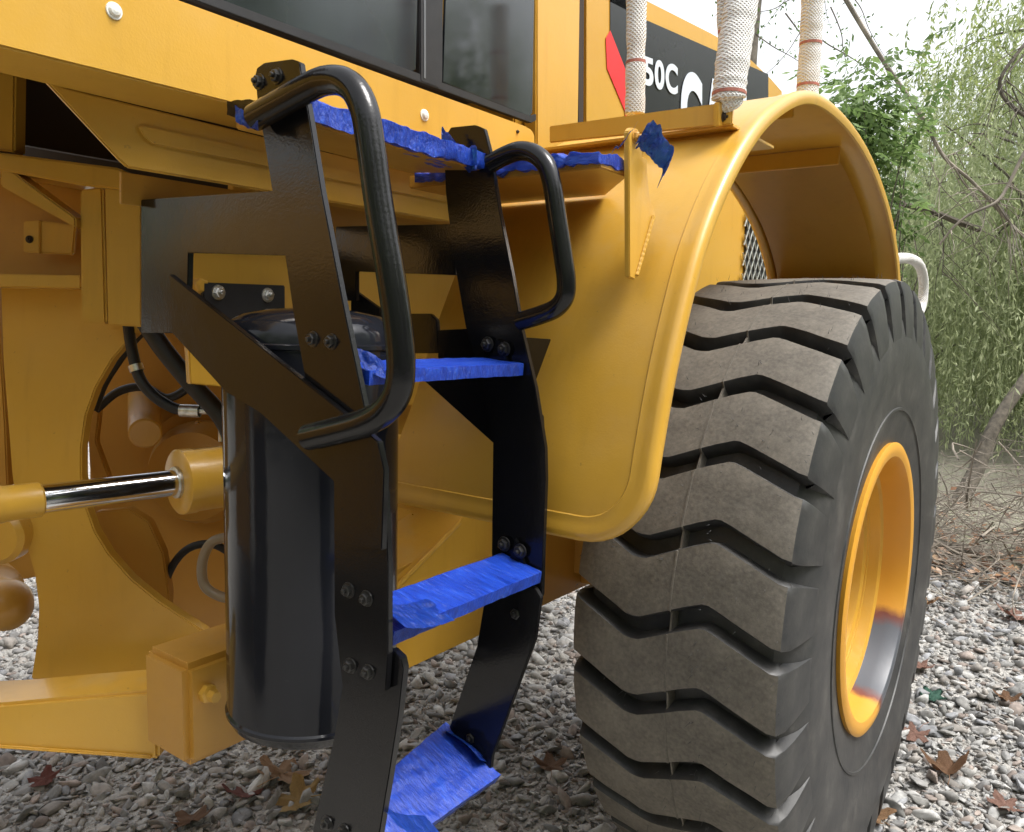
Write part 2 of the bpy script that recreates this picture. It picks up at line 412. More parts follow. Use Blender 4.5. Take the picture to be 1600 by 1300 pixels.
# carcass in the wheel's own frame: along +Y
rimprof = [(-.212, .322), (-.2135, .346), (-.208, .352), (-.202, .350), (-.196, .335), (-.175, .328), (-.150, .323), (-.146, .312), (-.120, .308),
           (-.114, .290), (-.06, .282), (-.02, .276), (.06, .274), (.12, .28), (.2, .338), (.206, .346), (.212, .351), (.2165, .34), (.2, .315), (.1, .262), (0, .260), (-.05, .264), (-.105, .275), (-.112, .294), (-.142, .298), (-.15, .312), (-.2, .318)]
bm = bmesh.new(); add_lathe(bm, rimprof, (0, 0, 0), (0, 1, 0), 96, True)
wheel = bm_obj('wheel', bm, YEL, L, True, sharp=28)
wheel.location = (WC.x, YM, WC.z)
wheel['label'] = 'yellow multi-piece rim of the big tyre'
def wpart(name, bm, m, smooth=True, kind=None, sharp=40):
    bmesh.ops.recalc_face_normals(bm, faces=bm.faces)
    me = bpy.data.meshes.new(name); bm.to_mesh(me); bm.free()
    if smooth:
        me.polygons.foreach_set('use_smooth', [True] * len(me.polygons)); me.set_sharp_from_angle(angle=math.radians(sharp))
    return link(name, me, m, wheel, kind)
bm = bmesh.new(); add_lathe(bm, prof, (0, 0, 0), (0, 1, 0), 128); wpart('tyre', bm, RUBD)
# moulded rings on the outer sidewall
bm = bmesh.new()
for r, hh in ((.435, -.2155),):
    add_lathe(bm, [(hh + .006, r - .006), (hh - .003, r - .003), (hh - .003, r + .003), (hh + .006, r + .006)], (0, 0, 0), (0, 1, 0), 96)
wpart('sidewall_ring', bm, RUBD)
bm = bmesh.new(); add_lathe(bm, [(-.132, .300), (-.140, .3065), (-.150, .3085), (-.175, .3115), (-.200, .3150), (-.214, .320), (-.2165, .330), (-.2165, .346), (-.212, .354), (-.203, .352), (-.200, .340), (-.150, .328), (-.132, .310)], (0, 0, 0), (0, 1, 0), 96, True); f_ = wpart('rim_flange', bm, RIMP)
f_['label'] = 'rim flange with a bare grey scuffed patch'
bm = bmesh.new(); add_lathe(bm, [(.02, .27), (.0, .25), (.03, .2), (.03, .15), (-.03, .14), (-.03, 0)], (0, 0, 0), (0, 1, 0), 64); hub = wpart('hub_disc', bm, YELD)
for k in range(16):
    t = 2 * math.pi * k / 16
    bolt((.225 * math.cos(t), .012, .225 * math.sin(t)), (0, -1, 0), .014, YELD, wheel)
# tread lug: one mesh, 30 copies
def zig(y):   # y from outer (-) to inner (+), offset angle in degrees
    xs = [-.33, -.215, -.19, -.075, -.055, .06, .085, .205, .232, .33]
    zs = [.6, .0, .3, 4.0, 4.0, .15, 0, 4.4, 4.8, 4.2]
    return float(np.interp(y, xs, zs))
lugsec = [(-.2235, .600), (-.2235, .618), (-.2215, .645), (-.218, .680), (-.213, .712), (-.205, .7335), (-.19, .7385), (-.16, .7395), (-.12, .7405), (-.09, .741), (-.072, .741), (-.06, .741), (-.03, .7415), (0, .742), (.03, .7415),
          (.06, .741), (.075, .741), (.09, .741), (.12, .7405), (.16, .7395), (.2, .738), (.205, .7335), (.213, .712), (.218, .680), (.2215, .645), (.2235, .618), (.2235, .600)]
def lug_mesh(seed):
    bm = bmesh.new(); rows = []
    na = 7
    for (y, r) in lugsec:
        z = zig(y); row = []
        wid = 8.8 - max(0, .72 - r) * 9
        base = r - (.05 if abs(y) < .21 else .012)
        pts = []
        for k in range(na):
            t = k / (na - 1)
            pts.append((z - wid * (1 - t), r))          # top face from trailing edge to leading edge
        pts = [(z - wid - .55, base)] + [(z - wid - .10, r - .006)] + pts[0:] + [(z + .10, r - .006)] + [(z + .55, base)]
        pts[2] = (z - wid + .12, r - .0008); pts[-3] = (z - .12, r - .0008)
        yb = y if abs(y) < .185 else math.copysign(.185 + (abs(y) - .185) * (.35 if r > .66 else .6), y)
        for qi, (a, rr) in enumerate(pts):
            yq = yb if qi in (0, len(pts) - 1) else y
            th = math.radians(a)
            k = noise.noise(Vector((y * 30 + seed * 5, a * 1.1, seed))) * .0010 + noise.noise(Vector((y * 8, a * .3, seed + 9))) * .0014
            row.append(bm.verts.new((-(rr + k) * math.cos(th), yq, (rr + k) * math.sin(th))))
        rows.append(row)
    for A, B in zip(rows, rows[1:]):
        for j in range(len(A) - 1): bm.faces.new((A[j], A[j + 1], B[j + 1], B[j]))
    bm.faces.new(rows[0]); bm.faces.new(rows[-1][::-1])
    bmesh.ops.recalc_face_normals(bm, faces=bm.faces)
    me = bpy.data.meshes.new('tread_lug'); bm.to_mesh(me); bm.free(); me.materials.append(RUB); me.materials.append(RUBD)
    me.polygons.foreach_set('material_index', [1 if abs(Vector(p.normal).dot(Vector((p.center.x, 0, p.center.z)).normalized())) < .55 and abs(p.normal.y) < .8 or abs(p.normal.y) > .72 else 0 for p in me.polygons])
    me.polygons.foreach_set('use_smooth', [True] * len(me.polygons)); me.set_sharp_from_angle(angle=math.radians(42))
    return me
lms = [lug_mesh(i) for i in range(3)]
for k in range(30):
    o = bpy.data.objects.new('tread_lug', lms[k % 3]); COL.objects.link(o); o.parent = wheel
    o.rotation_euler = (0, math.radians(2.1 + 12 * k), 0)
# moulding seam
bm = bmesh.new(); rows = []
for k in range(720):
    a = k * .5; ph = (a - (2.1 + 2.16 - 8.8)) % 12; r = .7430 if ph < 8.8 else .730; th = math.radians(a)
    rows.append([bm.verts.new((-rr * math.cos(th), yy, rr * math.sin(th))) for yy, rr in ((-.0035, .69), (-.0018, r), (.0018, r), (.0035, .69))])
for k in range(720):
    A, B = rows[k], rows[(k + 1) % 720]
    for j in range(3): bm.faces.new((A[j], A[j + 1], B[j + 1], B[j]))
wpart('mould_seam', bm, RUB)
# rubber whiskers
V = []; F = []
for k in range(300):
    th = math.radians(random.uniform(-40, 110)); y = random.choice([-.205, -.17, -.12, -.06, -.055, .02, .08, .13, .2]) + random.uniform(-.008, .008)
    lg = random.uniform(.006, .02); b0 = np.array([-.741 * math.cos(th), y, .741 * math.sin(th)]); nn = np.array([-math.cos(th), 0, math.sin(th)])
    tip = b0 + nn * lg + np.array([random.uniform(-.006, .006), random.uniform(-.006, .006), random.uniform(-.008, .003)])
    e1 = np.array([0, 1, 0]) * .0007; e2 = np.cross(nn, e1)
    i = len(V); V += [b0 + e1, b0 - e1 * .5 + e2, b0 - e1 * .5 - e2, tip]; F += [(i, i + 1, i + 3), (i + 1, i + 2, i + 3), (i + 2, i, i + 3)]
link('rubber_whisker', np_mesh('rubber_whisker', V, F), RUBD, wheel, 'stuff')
box('axle_housing', (1.95, .95, .58), (2.17, 2.4, .83), YELD, L, .04)

# ---- fender over the rear wheel
fpX = [1.135, 1.145, 1.165, 1.20, 1.245, 1.295, 1.375, 1.48, 1.60, 1.775, 1.95, 2.18, 2.40, 2.62, 2.77, 2.85]
fpZ = [.985, 1.06, 1.145, 1.26, 1.37, 1.468, 1.573, 1.672, 1.75, 1.82, 1.842, 1.828, 1.778, 1.682, 1.565, 1.452]
FP = smooth_path([(x, 0, z) for x, z in zip(fpX, fpZ)], 5)
slen = [0]
for a, b in zip(FP, FP[1:]): slen.append(slen[-1] + (b - a).length)
YO = .58; RCN = .11
def yout(s): return YO + (RCN - math.sqrt(max(0, RCN ** 2 - (RCN - s) ** 2)) if s < RCN else 0)
def yin(s):
    return float(np.interp(s, [0, .2, .5, .75, 1.0, 4], [1.15, 1.10, 1.08, 1.08, .975, .97]))
def fnorm(i):
    t = (FP[min(i + 1, len(FP) - 1)] - FP[max(i - 1, 0)]).normalized(); return Vector((-t.z, 0, t.x))
bm = bmesh.new(); rows = []
# finer steps near the rounded lower corner
idx = []
def fpos(s):
    i = int(np.searchsorted(slen, s)); i = max(1, min(i, len(FP) - 1)); t = (s - slen[i - 1]) / (slen[i] - slen[i - 1])
    return FP[i - 1].lerp(FP[i], t)
ss = [RCN * (1 - math.cos(k / 10 * math.pi / 2)) for k in range(11)] + [s for s in slen if s > RCN + .01]
def fn_at(s):
    t = (fpos(min(s + .01, slen[-1])) - fpos(max(s - .01, 0))).normalized(); return Vector((-t.z, 0, t.x))
for s in ss:
    p = fpos(s); a, b = yout(s), yin(s)
    rows.append([bm.verts.new((p.x, a + (b - a) * k / 8, p.z)) for k in range(9)])
for A, B in zip(rows, rows[1:]):
    for j in range(8): bm.faces.new((A[j], A[j + 1], B[j + 1], B[j]))
bmesh.ops.recalc_face_normals(bm, faces=bm.faces)
bmesh.ops.solidify(bm, geom=bm.faces[:], thickness=.006)
fender = bm_obj('fender', bm, YEL, L, True, sharp=35)
# rolled outer lip: a bead that follows the outer edge and the lower edge
path = [Vector((fpos(s).x, yout(s), fpos(s).z)) for s in reversed(ss)]
lo = fpos(0)
path += [Vector((lo.x, yv, lo.z)) for yv in np.linspace(yout(0) + .03, 1.15, 8)]
def lipsweep(path, secfun, m, name):
    bm = bmesh.new(); rings = []
    for i, p in enumerate(path):
        t = (path[min(i + 1, len(path) - 1)] - path[max(i - 1, 0)]).normalized()
        rings.append([bm.verts.new(q) for q in secfun(p, t, i)])
    n = len(rings[0])
    for A, B in zip(rings, rings[1:]):
        for j in range(n): bm.faces.new((A[j], A[(j + 1) % n], B[(j + 1) % n], B[j]))
    bm.faces.new(rings[0]); bm.faces.new(rings[-1][::-1])
    return bm_obj(name, bm, m, fender, True, sharp=50)
def lipsec(p, t, i):
    s = min(slen[-1], max(0, 0))
    # outward normal of the sheet and outward edge direction
    n = Vector((-t.z, 0, t.x)); n = Vector((-1, 0, .0)) if abs(t.y) > .95 else n
    best = min(range(len(FP)), key=lambda k: (FP[k].x - p.x) ** 2 + (FP[k].z - p.z) ** 2)
    n = fnorm(best); n = n if n.dot(Vector((WC.x, 0, WC.z)) - Vector((p.x, 0, p.z))) < 0 else -n
    e = n.cross(t).normalized()
    cen_in = Vector((p.x, .85, p.z + (.3 if p.z < 1.2 else 0)))
    if e.dot(cen_in - p) > 0: e = -e
    out = []
    prof = [(-.030, .000), (-.028, .0022), (-.022, .0018), (-.012, .0022), (-.002, .0045), (.007, .0035), (.0125, -.003), (.0135, -.014), (.011, -.023), (.006, -.025), (.006, -.015), (.003, -.0085), (-.008, -.007), (-.030, -.0065)]
    return [p + e * a + n * b for a, b in prof]
lipsweep(path, lipsec, YEL, 'fender_lip')
# inner rolled edge, rear half
ip = [Vector((fpos(s).x, .972, fpos(s).z)) for s in ss if s > 1.0]
bm = bmesh.new(); add_tube(bm, [p + Vector((0, 0, -.012)) for p in ip], .017, 10); bm_obj('inner_edge', bm, YEL, fender, True)
# stiffeners under the fender
def under(x0, dz, h, name='stiffener'):
    i = min(range(len(FP)), key=lambda k: abs(FP[k].x - x0)); p = FP[i]; n = fnorm(i)
    n = -n if n.dot(Vector((p.x - WC.x, 0, p.z - WC.z))) > 0 else n
    t = (FP[i + 1] - FP[i - 1]).normalized() * .008
    plate(name, [p + Vector((0, .625, 0)) + n * .008, p + Vector((0, .95, 0)) + n * .008, p + Vector((0, .95, 0)) + n * h, p + Vector((0, .625, 0)) + n * h], t, YEL, fender)
under(2.28, 0, .055); under(1.86, 0, .04)
# liner plate from the stiffener to the rear edge
li = [k for k, p in enumerate(FP) if p.x > 2.29]
bm = bmesh.new(); rows = []
for k in li:
    n = fnorm(k); n = -n if n.dot(Vector((FP[k].x - WC.x, 0, FP[k].z - WC.z))) > 0 else n
    q = FP[k] + n * .03
    rows.append([bm.verts.new((q.x, y, q.z)) for y in (.635, .945)])
for A, B in zip(rows, rows[1:]): bm.faces.new((A[0], A[1], B[1], B[0]))
bmesh.ops.solidify(bm, geom=bm.faces[:], thickness=.005); bm_obj('liner_plate', bm, YEL, fender, True, sharp=60)
p = FP[-1]; box('rear_flange', (p.x - .075, .63, p.z + .002), (p.x - .006, .95, p.z + .026), YEL, fender, .003)
plate('gusset_tab', [P(1165, 212, Y=.66), P(1188, 190, Y=.66), P(1188, 218, Y=.66)], (0, .006, 0), YEL, fender, .001)
box('tail_bracket', (2.80, .60, 1.52), (2.87, .66, 1.66), YEL, fender, .008)

# support bracket with weld bead
bp = [P(983, 205, Y=.655), P(987, 199, Y=.655), P(997, 201, Y=.655), P(1001, 215, Y=.655), P(1004, 245, Y=.655), P(1011, 248, Y=.655), P(1012, 275, Y=.655), P(1015, 305, Y=.655), P(1024, 336, Y=.655), P(1000, 425, Y=.655), P(992, 437, Y=.655), P(984, 433, Y=.655)]
brk = plate('ledge_bracket', bp, (0, .010, 0), YEL, L, .0015)
wp = [P(1021 - 26 * k / 60, 338 + 92 * k / 60, Y=.6535) for k in range(61)]
tube('weld_bead', wp, [.0034 + .0003 * math.sin(k * 1.3) + .0004 * random.random() for k in range(61)], YEL, brk, 8)
bolt(P(992, 214, Y=.655), (0, -1, 0), .008, YELD, brk)
# ledge in front of the fender
def ledge_pts(z):
    return [Vector((1.13, .672, z)), Vector((1.13, 1.08, z)), Vector((1.37, 1.08, z)), Vector((1.37, .80, z)), Vector((1.22, .672, z))]
led = plate('fender_ledge', ledge_pts(1.572), (0, 0, .022), YELD, L, .002)
wrinkle_box('plastic_wrap', [Vector((1.122, .675, 1.588)), Vector((1.122, 1.05, 1.588)), Vector((1.20, 1.05, 1.588)), Vector((1.20, .675, 1.588))], .015, WRAP, led, .010, 60, 10, 3)
rag('plastic_wrap', [P(1002, 214, Y=.642), P(1018, 222, Y=.64), P(1032, 235, Y=.635), P(1044, 250, Y=.63), P(1036, 276, Y=.63)], (.0, -.02, .034), WRAP, led, .006, 4)
rag('plastic_wrap', [P(1003, 208, Y=.64), P(1014, 205, Y=.63), P(1024, 216, Y=.63), P(1026, 232, Y=.63)], (.0, -.02, .03), WRAP, led, .009, 8)
rag('plastic_wrap', [P(960, 238, X=1.128), P(972, 222, X=1.125), P(982, 210, X=1.13)], (.0, -.03, .028), WRAP, led, .008, 15)
# kick plate along the deck edge
kick = plate('kick_plate', [P(858, 197, X=1.47), P(858, 223, X=1.47), Vector((1.47, .60, 1.698)), Vector((1.47, .60, 1.738))], (.008, 0, 0), YEL, L, .002)
plate('deck', [Vector((1.478, .60, 1.695)), Vector((1.478, 1.12, 1.695)), Vector((1.70, 1.12, 1.695)), Vector((1.70, .60, 1.695))], (0, 0, .006), YEL, L, .001)

# ---- cab
YC = 1.12
panel = [(-260, -204), (281, 0), (822, 197), (832, 203), (836, 212), (836, 277), (347, 158), (0, 73), (-260, 10)]
cp = plate('cab_panel', [P(x, y, Y=YC) for x, y in panel], (0, .010, 0), YEL, L, .003)
def seam(pts, r=.0022, m=None, name='seam'):
    return tube(name, pts, r, m or YELD, cp, 6)
for (x, y) in ((178, 17), (663, 180)): bolt(P(x, y, Y=YC), (0, -1, 0), .0085, WHITEB, cp, True, True, 'bolt_cap')
bolt(P(808, 206, Y=YC), (0, -1, 0), .004, DRK, cp, False)  # dark stud painted as the shade of a hole in the panel
# bevel under the panel, then skirt
YS = 1.23
zb = .5 * (P(347, 158, Y=YC).z + P(0, 73, Y=YC).z); zs = 1.645
bev = [Vector((.2, YC + .002, zb)), Vector((1.58, YC + .002, zb + .012)), Vector((1.58, YS, zs)), Vector((.2, YS, zs))]
plate('cab_sill', bev, (0, .004, .012), YEL, L, .001)
skirt = [(60, 115), (75, 130), (187, 250), (200, 262), (698, 346), (836, 369), (836, 318), (409, 213), (103, 137)]
sk = plate('cab_skirt', [P(x, y, Y=YS) for x, y in skirt], (0, .008, 0), YEL, L, .0025)
rib = [(212, 196), (222, 215), (236, 227), (700, 318), (700, 300), (225, 196)]
plate('pressed_rib', [P(x, y, Y=YS - .001) for x, y in rib], (0, -.005, 0), YEL, sk, .004)
plate('cab_floor', [Vector((.0, YC + .03, 1.86)), Vector((1.6, YC + .03, 1.86)), Vector((1.6, 2.2, 1.86)), Vector((.0, 2.2, 1.86))], (0, 0, .02), DRK, L, .001)  # dark floor plate added so the opening below the cab stays dark
plate('floor_support', [P(190, 268, Y=1.30), P(698, 352, Y=1.30), P(698, 372, Y=1.30), P(190, 318, Y=1.30)], (0, .008, 0), YELD, L, .001)
# windows
YW = 1.134
def win(px): return plate('window', [P(x, y, Y=YW) for x, y in px], (0, .006, 0), GLASS, L, .001)
w1 = win([(240, -40), (340, 0), (640, 114), (650, 108), (655, -120), (240, -300)])
w2 = win([(692, 128), (828, 182), (832, 176), (836, -60), (700, -120)])
plate('window_seal', [P(x, y, Y=YW - .002) for x, y in ((200, -38), (822, 189), (830, 192), (838, 188), (838, 178), (828, 181), (648, 112), (200, -56))], (0, .012, 0), HOSE, w1, .001)
plate('window_seal', [P(x, y, Y=YW - .003) for x, y in ((657, 127), (686, 138), (692, 128), (694, -140), (657, -150))], (0, .014, 0), HOSE, w1, .002)
plate('seal_edge', [P(x, y, Y=YW - .004) for x, y in ((662, -140), (662, 122), (666, 124), (666, -140))], (0, .008, 0), mat('grey_trim', simple((.12, .13, .14), .35)), w1, .001)
plate('cab_post', [P(x, y, Y=1.145) for x, y in ((839, -120), (839, 225), (836, 300), (905, 330), (904, 190), (909, -140))], (0, .04, 0), YEL, L, .004)
plate('cab_roof_pillar', [Vector((1.60, 1.19, 1.6)), Vector((1.74, 1.19, 1.6)), Vector((1.74, 1.19, 2.7)), Vector((1.60, 1.19, 2.7))], (0, .8, 0), YEL, L, .004)
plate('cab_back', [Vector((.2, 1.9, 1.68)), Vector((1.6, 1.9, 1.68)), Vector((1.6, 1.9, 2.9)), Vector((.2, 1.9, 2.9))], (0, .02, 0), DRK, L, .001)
# ---- engine hood with decal and lettering
H0 = (2.14, 1.25, 0); ha = math.radians(9); HN = (math.sin(ha), math.cos(ha), 0); HD = Vector((math.cos(ha), -math.sin(ha), 0)); HNv = Vector(HN)
def hp(x, y, off=0): return PP(x, y, np.array(H0) - np.array(HN) * off, HN)
hood = plate('engine_hood', [hp(*q) for q in ((912, -60), (1016, 0), (1120, 53), (1172, 87), (1205, 118), (1224, 140), (1226, 480), (912, 480))], HNv * .9, YEL, L, .012)
plate('decal', [hp(x, y, .001) for x, y in ((953, -60), (953, 3), (1008, 31), (1117, 79), (1200, 116), (1200, 306), (1157, 287), (986, 214), (981, 176), (978, 112), (953, 48))], -HNv * .0015, DECAL, hood, 0)
plate('red_stripe', [hp(x, y, .001) for x, y in ((953, 48), (978, 112), (981, 176), (986, 214), (978, 210), (976, 174), (948, 107), (946, 60))], -HNv * .0017, RED, hood, 0)
plate('hood_seam', [hp(x, y, .004) for x, y in ((904, -60), (904, 260), (911, 260), (913, -60))], HNv * .02, DRK, hood, 0)
def text_mesh(txt, base, up_px, m, name, ext=.004, bold=.02, sx=1.0):
    cu = bpy.data.curves.new(name, 'FONT'); cu.body = txt; cu.size = 1; cu.offset = bold; cu.extrude = .001
    to = bpy.data.objects.new('tmp', cu); COL.objects.link(to); dg = bpy.context.evaluated_depsgraph_get()
    me = bpy.data.meshes.new_from_object(to.evaluated_get(dg)); bpy.data.objects.remove(to)
    xs = [v.co.x for v in me.vertices]; ys = [v.co.y for v in me.vertices]
    a, b = base; ex = (b - a) / (max(xs) - min(xs)); ey = (up_px - a) / (max(ys) - min(ys))
    x0, y0 = min(xs), min(ys)
    for v in me.vertices:
        z = v.co.z; v.co = a + ex * (v.co.x - x0) + ey * (v.co.y - y0) - HNv * (.004 + (.001 if z > 0 else 0))
    me.materials.clear(); me.name = name
    return link(name, me, m, hood)
for ch, xa, xb in (('9', 984, 1001), ('5', 1003, 1019), ('0', 1021, 1036), ('C', 1038, 1057)):
    yb = lambda x: 132 + .33 * (x - 1003)
    text_mesh(ch, (hp(xa, yb(xa), .001), hp(xb, yb(xb), .001)), hp(xa, 87 + .26 * (xa - 1003), .001), LETTER, 'lettering', bold=.035)
for ch, xa, xb in (('C', 1062, 1095), ('A', 1097, 1131), ('T', 1133, 1164)):
    yb = lambda x: 226 + .42 * (x - 1062)
    text_mesh(ch, (hp(xa, yb(xa), .001), hp(xb, yb(xb), .001)), hp(xa, 103 + .34 * (xa - 1062), .001), LETTER, 'lettering', bold=.05)
# hood side grille seen through the wheel arch
gp = [hp(*q, .002) for q in ((1166, 300), (1218, 318), (1218, 478), (1160, 478))]
gr = plate('grille', gp, -HNv * .004, mat('grille_black', simple((.01, .011, .012), .5)), hood, 0)
bm = bmesh.new(); base = hp(1166, 300, .008); ex = HD; ez = Vector((0, 0, 1)); Wd = (gp[1] - gp[0]).length; Hd = .55
for k in range(-14, 22):
    for sgn in (1, -1):
        x0 = k * .032; pts = []
        for t in (0, 1):
            zz = -t * Hd; xx = x0 + (t * Hd * .45 if sgn > 0 else Hd * .45 - t * Hd * .45)
            pts.append((xx, zz))
        (xa, za), (xb, zb2) = pts
        # clip to the grille width
        ts = [t for t in np.linspace(0, 1, 60) if 0 <= xa + (xb - xa) * t <= Wd]
        if len(ts) > 2:
            A_ = base + ex * (xa + (xb - xa) * ts[0]) + ez * (za + (zb2 - za) * ts[0]); B_ = base + ex * (xa + (xb - xa) * ts[-1]) + ez * (za + (zb2 - za) * ts[-1])
            add_tube(bm, [A_, B_], .0035, 5)
bm_obj('grille_mesh', bm, ZINC, hood, True)

# ---- foam-wrapped handrail posts
def rail(path, r, bands, lumpy=.15, bulge=None, tapef=None):
    core = tube('handrail', smooth_path(path, 8), r * .6, YEL, L, 12)
    pp = smooth_path(path, 14); n = len(pp)
    rs = []
    for i in range(n):
        k = 1 + lumpy * noise.noise(Vector((i * .45, r * 100, path[0].x if hasattr(path[0], 'x') else 0)))
        if bulge: k *= bulge(i / (n - 1))
        rs.append(r * k)
    tube('foam_sleeve', pp, rs, SLEEVE, core, 16)
    for b in bands:
        i = int(b * (n - 1)); q = pp[i]; t = (pp[min(i + 1, n - 1)] - pp[max(i - 1, 0)]).normalized()
        lathe('tape_band', [(-.003, rs[i] * .9), (-.003, rs[i] * 1.03), (.003, rs[i] * 1.03), (.003, rs[i] * .9)], q, t, TAPE, core, 20)
    return core
rail([P(992, 178, X=1.5), P(994, 60, X=1.5), P(996, -120, X=1.5)], .0200, [.17 + .2, .95])
rail([P(1134, 165, X=1.53), P(1134, 40, X=1.53), P(1134, -120, X=1.53)], .016, [.47])
rail([P(1141, 168, Y=.612), P(1139, 150, Y=.612), P(1145, 95, Y=.612), P(1156, 20, Y=.612), P(1172, -110, Y=.612)], .030, [.28], .12, lambda t: .62 if t < .06 else (.85 if t < .2 else 1.0))
plate('rail_bracket', [P(1122, 160, Y=.617), P(1143, 155, Y=.617), P(1143, 195, Y=.617), P(1122, 198, Y=.617)], (0, .01, 0), YEL, L, .002)
bolt(P(1130, 183, Y=.617), (0, -1, 0), .007, DRK, kick)
rail([P(1260, 165, Y=.66), P(1266, 80, Y=.66), P(1270, 0, Y=.66), P(1276, -120, Y=.66)], .0265, [.14, .40, .75], .08)
rail([P(1396, 404, Y=.66), P(1420, 404, Y=.66), P(1436, 414, Y=.66), P(1443, 440, Y=.66), P(1440, 478, Y=.66), P(1428, 498, Y=.66)], .019, [], .06)

# ---- boarding ladder
XA, XB, TH = .72, 1.08, .010
def sx(pts, X): return [P(x, y, X=X) for x, y in pts]
stl = [(398, 118), (401, 106), (412, 98), (456, 92), (468, 97), (470, 112), (481, 170), (502, 300), (537, 480), (570, 640), (601, 770), (606, 880), (606, 1020), (602, 1080), (536, 1085), (522, 960), (521, 752), (500, 690), (478, 600), (458, 490), (445, 400), (425, 299), (414, 230), (402, 160)]
ls = plate('ladder_stringer', sx(stl, XA), (TH, 0, 0), BLK, L, .0012)
# lower section bolted behind it
lwl = [(540, 1030), (612, 1015), (626, 1028), (630, 1045), (622, 1120), (608, 1210), (588, 1330), (575, 1400), (470, 1400), (490, 1290), (500, 1245), (522, 1150), (535, 1070)]
plate('lower_stringer', sx(lwl, XA + .012), (TH + .002, 0, 0), BLK, ls, .0012)
# frame bracket: bar, leg, brace
Xf = XA - .0115
bar = [(220, 312), (425, 298), (494, 301), (510, 398), (445, 399), (294, 395), (293, 440), (290, 520), (220, 520)]
lb = plate('ladder_bracket', sx(bar, XA + .011), (TH, 0, 0), BLK, L, .0012)
brace = [(264, 428), (545, 652), (590, 690), (600, 735), (596, 860), (523, 850), (521, 752), (405, 644), (352, 612), (268, 520)]
plate('brace', sx(brace, XA - .011), (TH, 0, 0), BLK, lb, .0012)
box('bracket_return', (XA + .022, P(222, 312, X=XA).y - .012, P(220, 520, X=XA).z), (XA + .07, P(222, 312, X=XA).y, P(222, 312, X=XA).z), BLK, L, .002)
for (x, y) in ((545, 922), (573, 935), (548, 1040), (576, 1050), (489, 530), (518, 534), (405, 128), (433, 119), (512, 1286), (538, 1298)): bolt(P(x, y, X=XA if y < 1200 else XA + .012), (-1, 0, 0), .0082, DBOLT, ls)
# right stringer
strr = [(696, 212), (704, 199), (742, 195), (756, 201), (766, 240), (780, 330), (800, 430), (814, 512), (836, 605), (851, 700), (852, 750), (848, 860), (846, 930), (838, 945), (770, 940), (768, 860), (770, 690), (742, 560), (727, 510), (708, 400), (696, 300), (693, 225)]
rs_ = plate('ladder_stringer', sx(strr, XB), (TH, 0, 0), BLK, L, .0012)
lwr = [(758, 930), (800, 905), (836, 920), (844, 934), (835, 1000), (800, 1095), (768, 1182), (764, 1215), (742, 1200), (702, 1137), (745, 1010)]
plate('lower_stringer', sx(lwr, XB - .012), (TH, 0, 0), BLK, rs_, .0012)
rb = plate('ladder_bracket', sx([(524, 354), (706, 350), (712, 430), (556, 424), (556, 470), (524, 470)], XB + .011), (TH, 0, 0), BLK, L, .0012)
plate('brace', sx([(548, 452), (590, 485), (640, 490), (655, 560), (652, 585), (770, 690), (820, 690), (800, 560), (735, 515), (685, 516), (680, 500), (672, 490), (600, 488)], XB - .011), (TH, 0, 0), BLK, rb, .0012) if False else None
plate('brace', sx([(648, 582), (744, 560), (845, 650), (848, 700), (770, 692)], XB + .011), (TH, 0, 0), BLK, rb, .0012)
plate('gusset', sx([(640, 490), (672, 490), (682, 500), (686, 552), (640, 552)], XB + .023), (TH, 0, 0), BLK, rb, .002)
plate('cross_bar', sx([(684, 516), (742, 513), (748, 560), (684, 560)], XB + .023), (TH, 0, 0), BLK, rb, .001)
plate('gusset', sx([(548, 450), (592, 482), (592, 560), (548, 560)], XB + .03), (TH, 0, 0), BLK, rb, .001)
plate('gusset', [P(818, 527, X=XB + .012), P(862, 530, X=XB + .06), P(834, 604, X=XB + .06), P(820, 600, X=XB + .012)], (0, .008, 0), BLK, rs_, .001)
for (x, y) in ((762, 538), (788, 546), (788, 850), (813, 861), (738, 1152), (808, 958)): bolt(P(x, y, X=XB - .006), (-1, 0, 0), .0095, DBOLT, rs_)

# steps with blue wrap
def step(name, yo, yi, zo, zi, th, label=None, wrapth=None, seed=1, amp=.0035, ywrap=None):
    a, b, c, d = Vector((XA + TH + .012, yo, zo)), Vector((XB - .010, yo, zo)), Vector((XB - .010, yi, zi)), Vector((XA + TH + .012, ywrap or yi, zi if not ywrap else zi - .01))
    st = plate(name, [a, b, c, d], (0, 0, -th), BLK, L, .001)
    cen = Vector((0, 0, -th / 2))
    wrinkle_box('plastic_wrap', [a + cen, b + cen, c + cen, d + cen], (wrapth or th + .012), WRAP, st, amp, 50, 16, seed)
    for X, sg in ((XA + TH + .001, 1), (XB - .002, -1)):
        plate('step_flange', [Vector((X, yo + .025, zo - .002)), Vector((X, yi - .02, zi - .002)), Vector((X, yi - .03, zi + .035)), Vector((X, yo + .04, zo + .035))], (sg * .006, 0, 0), BLK, st, .001) if sg < 0 else None
    return st
st2 = step('step', .772, .855, 1.262, 1.268, .014, None, .019, 2, .0014)
st3 = step('step', .726, .806, .925, .940, .014, None, .019, 5, .0014)
st4 = step('step', .806, .928, .546, .600, .014, None, .024, 9, .0025, .875)
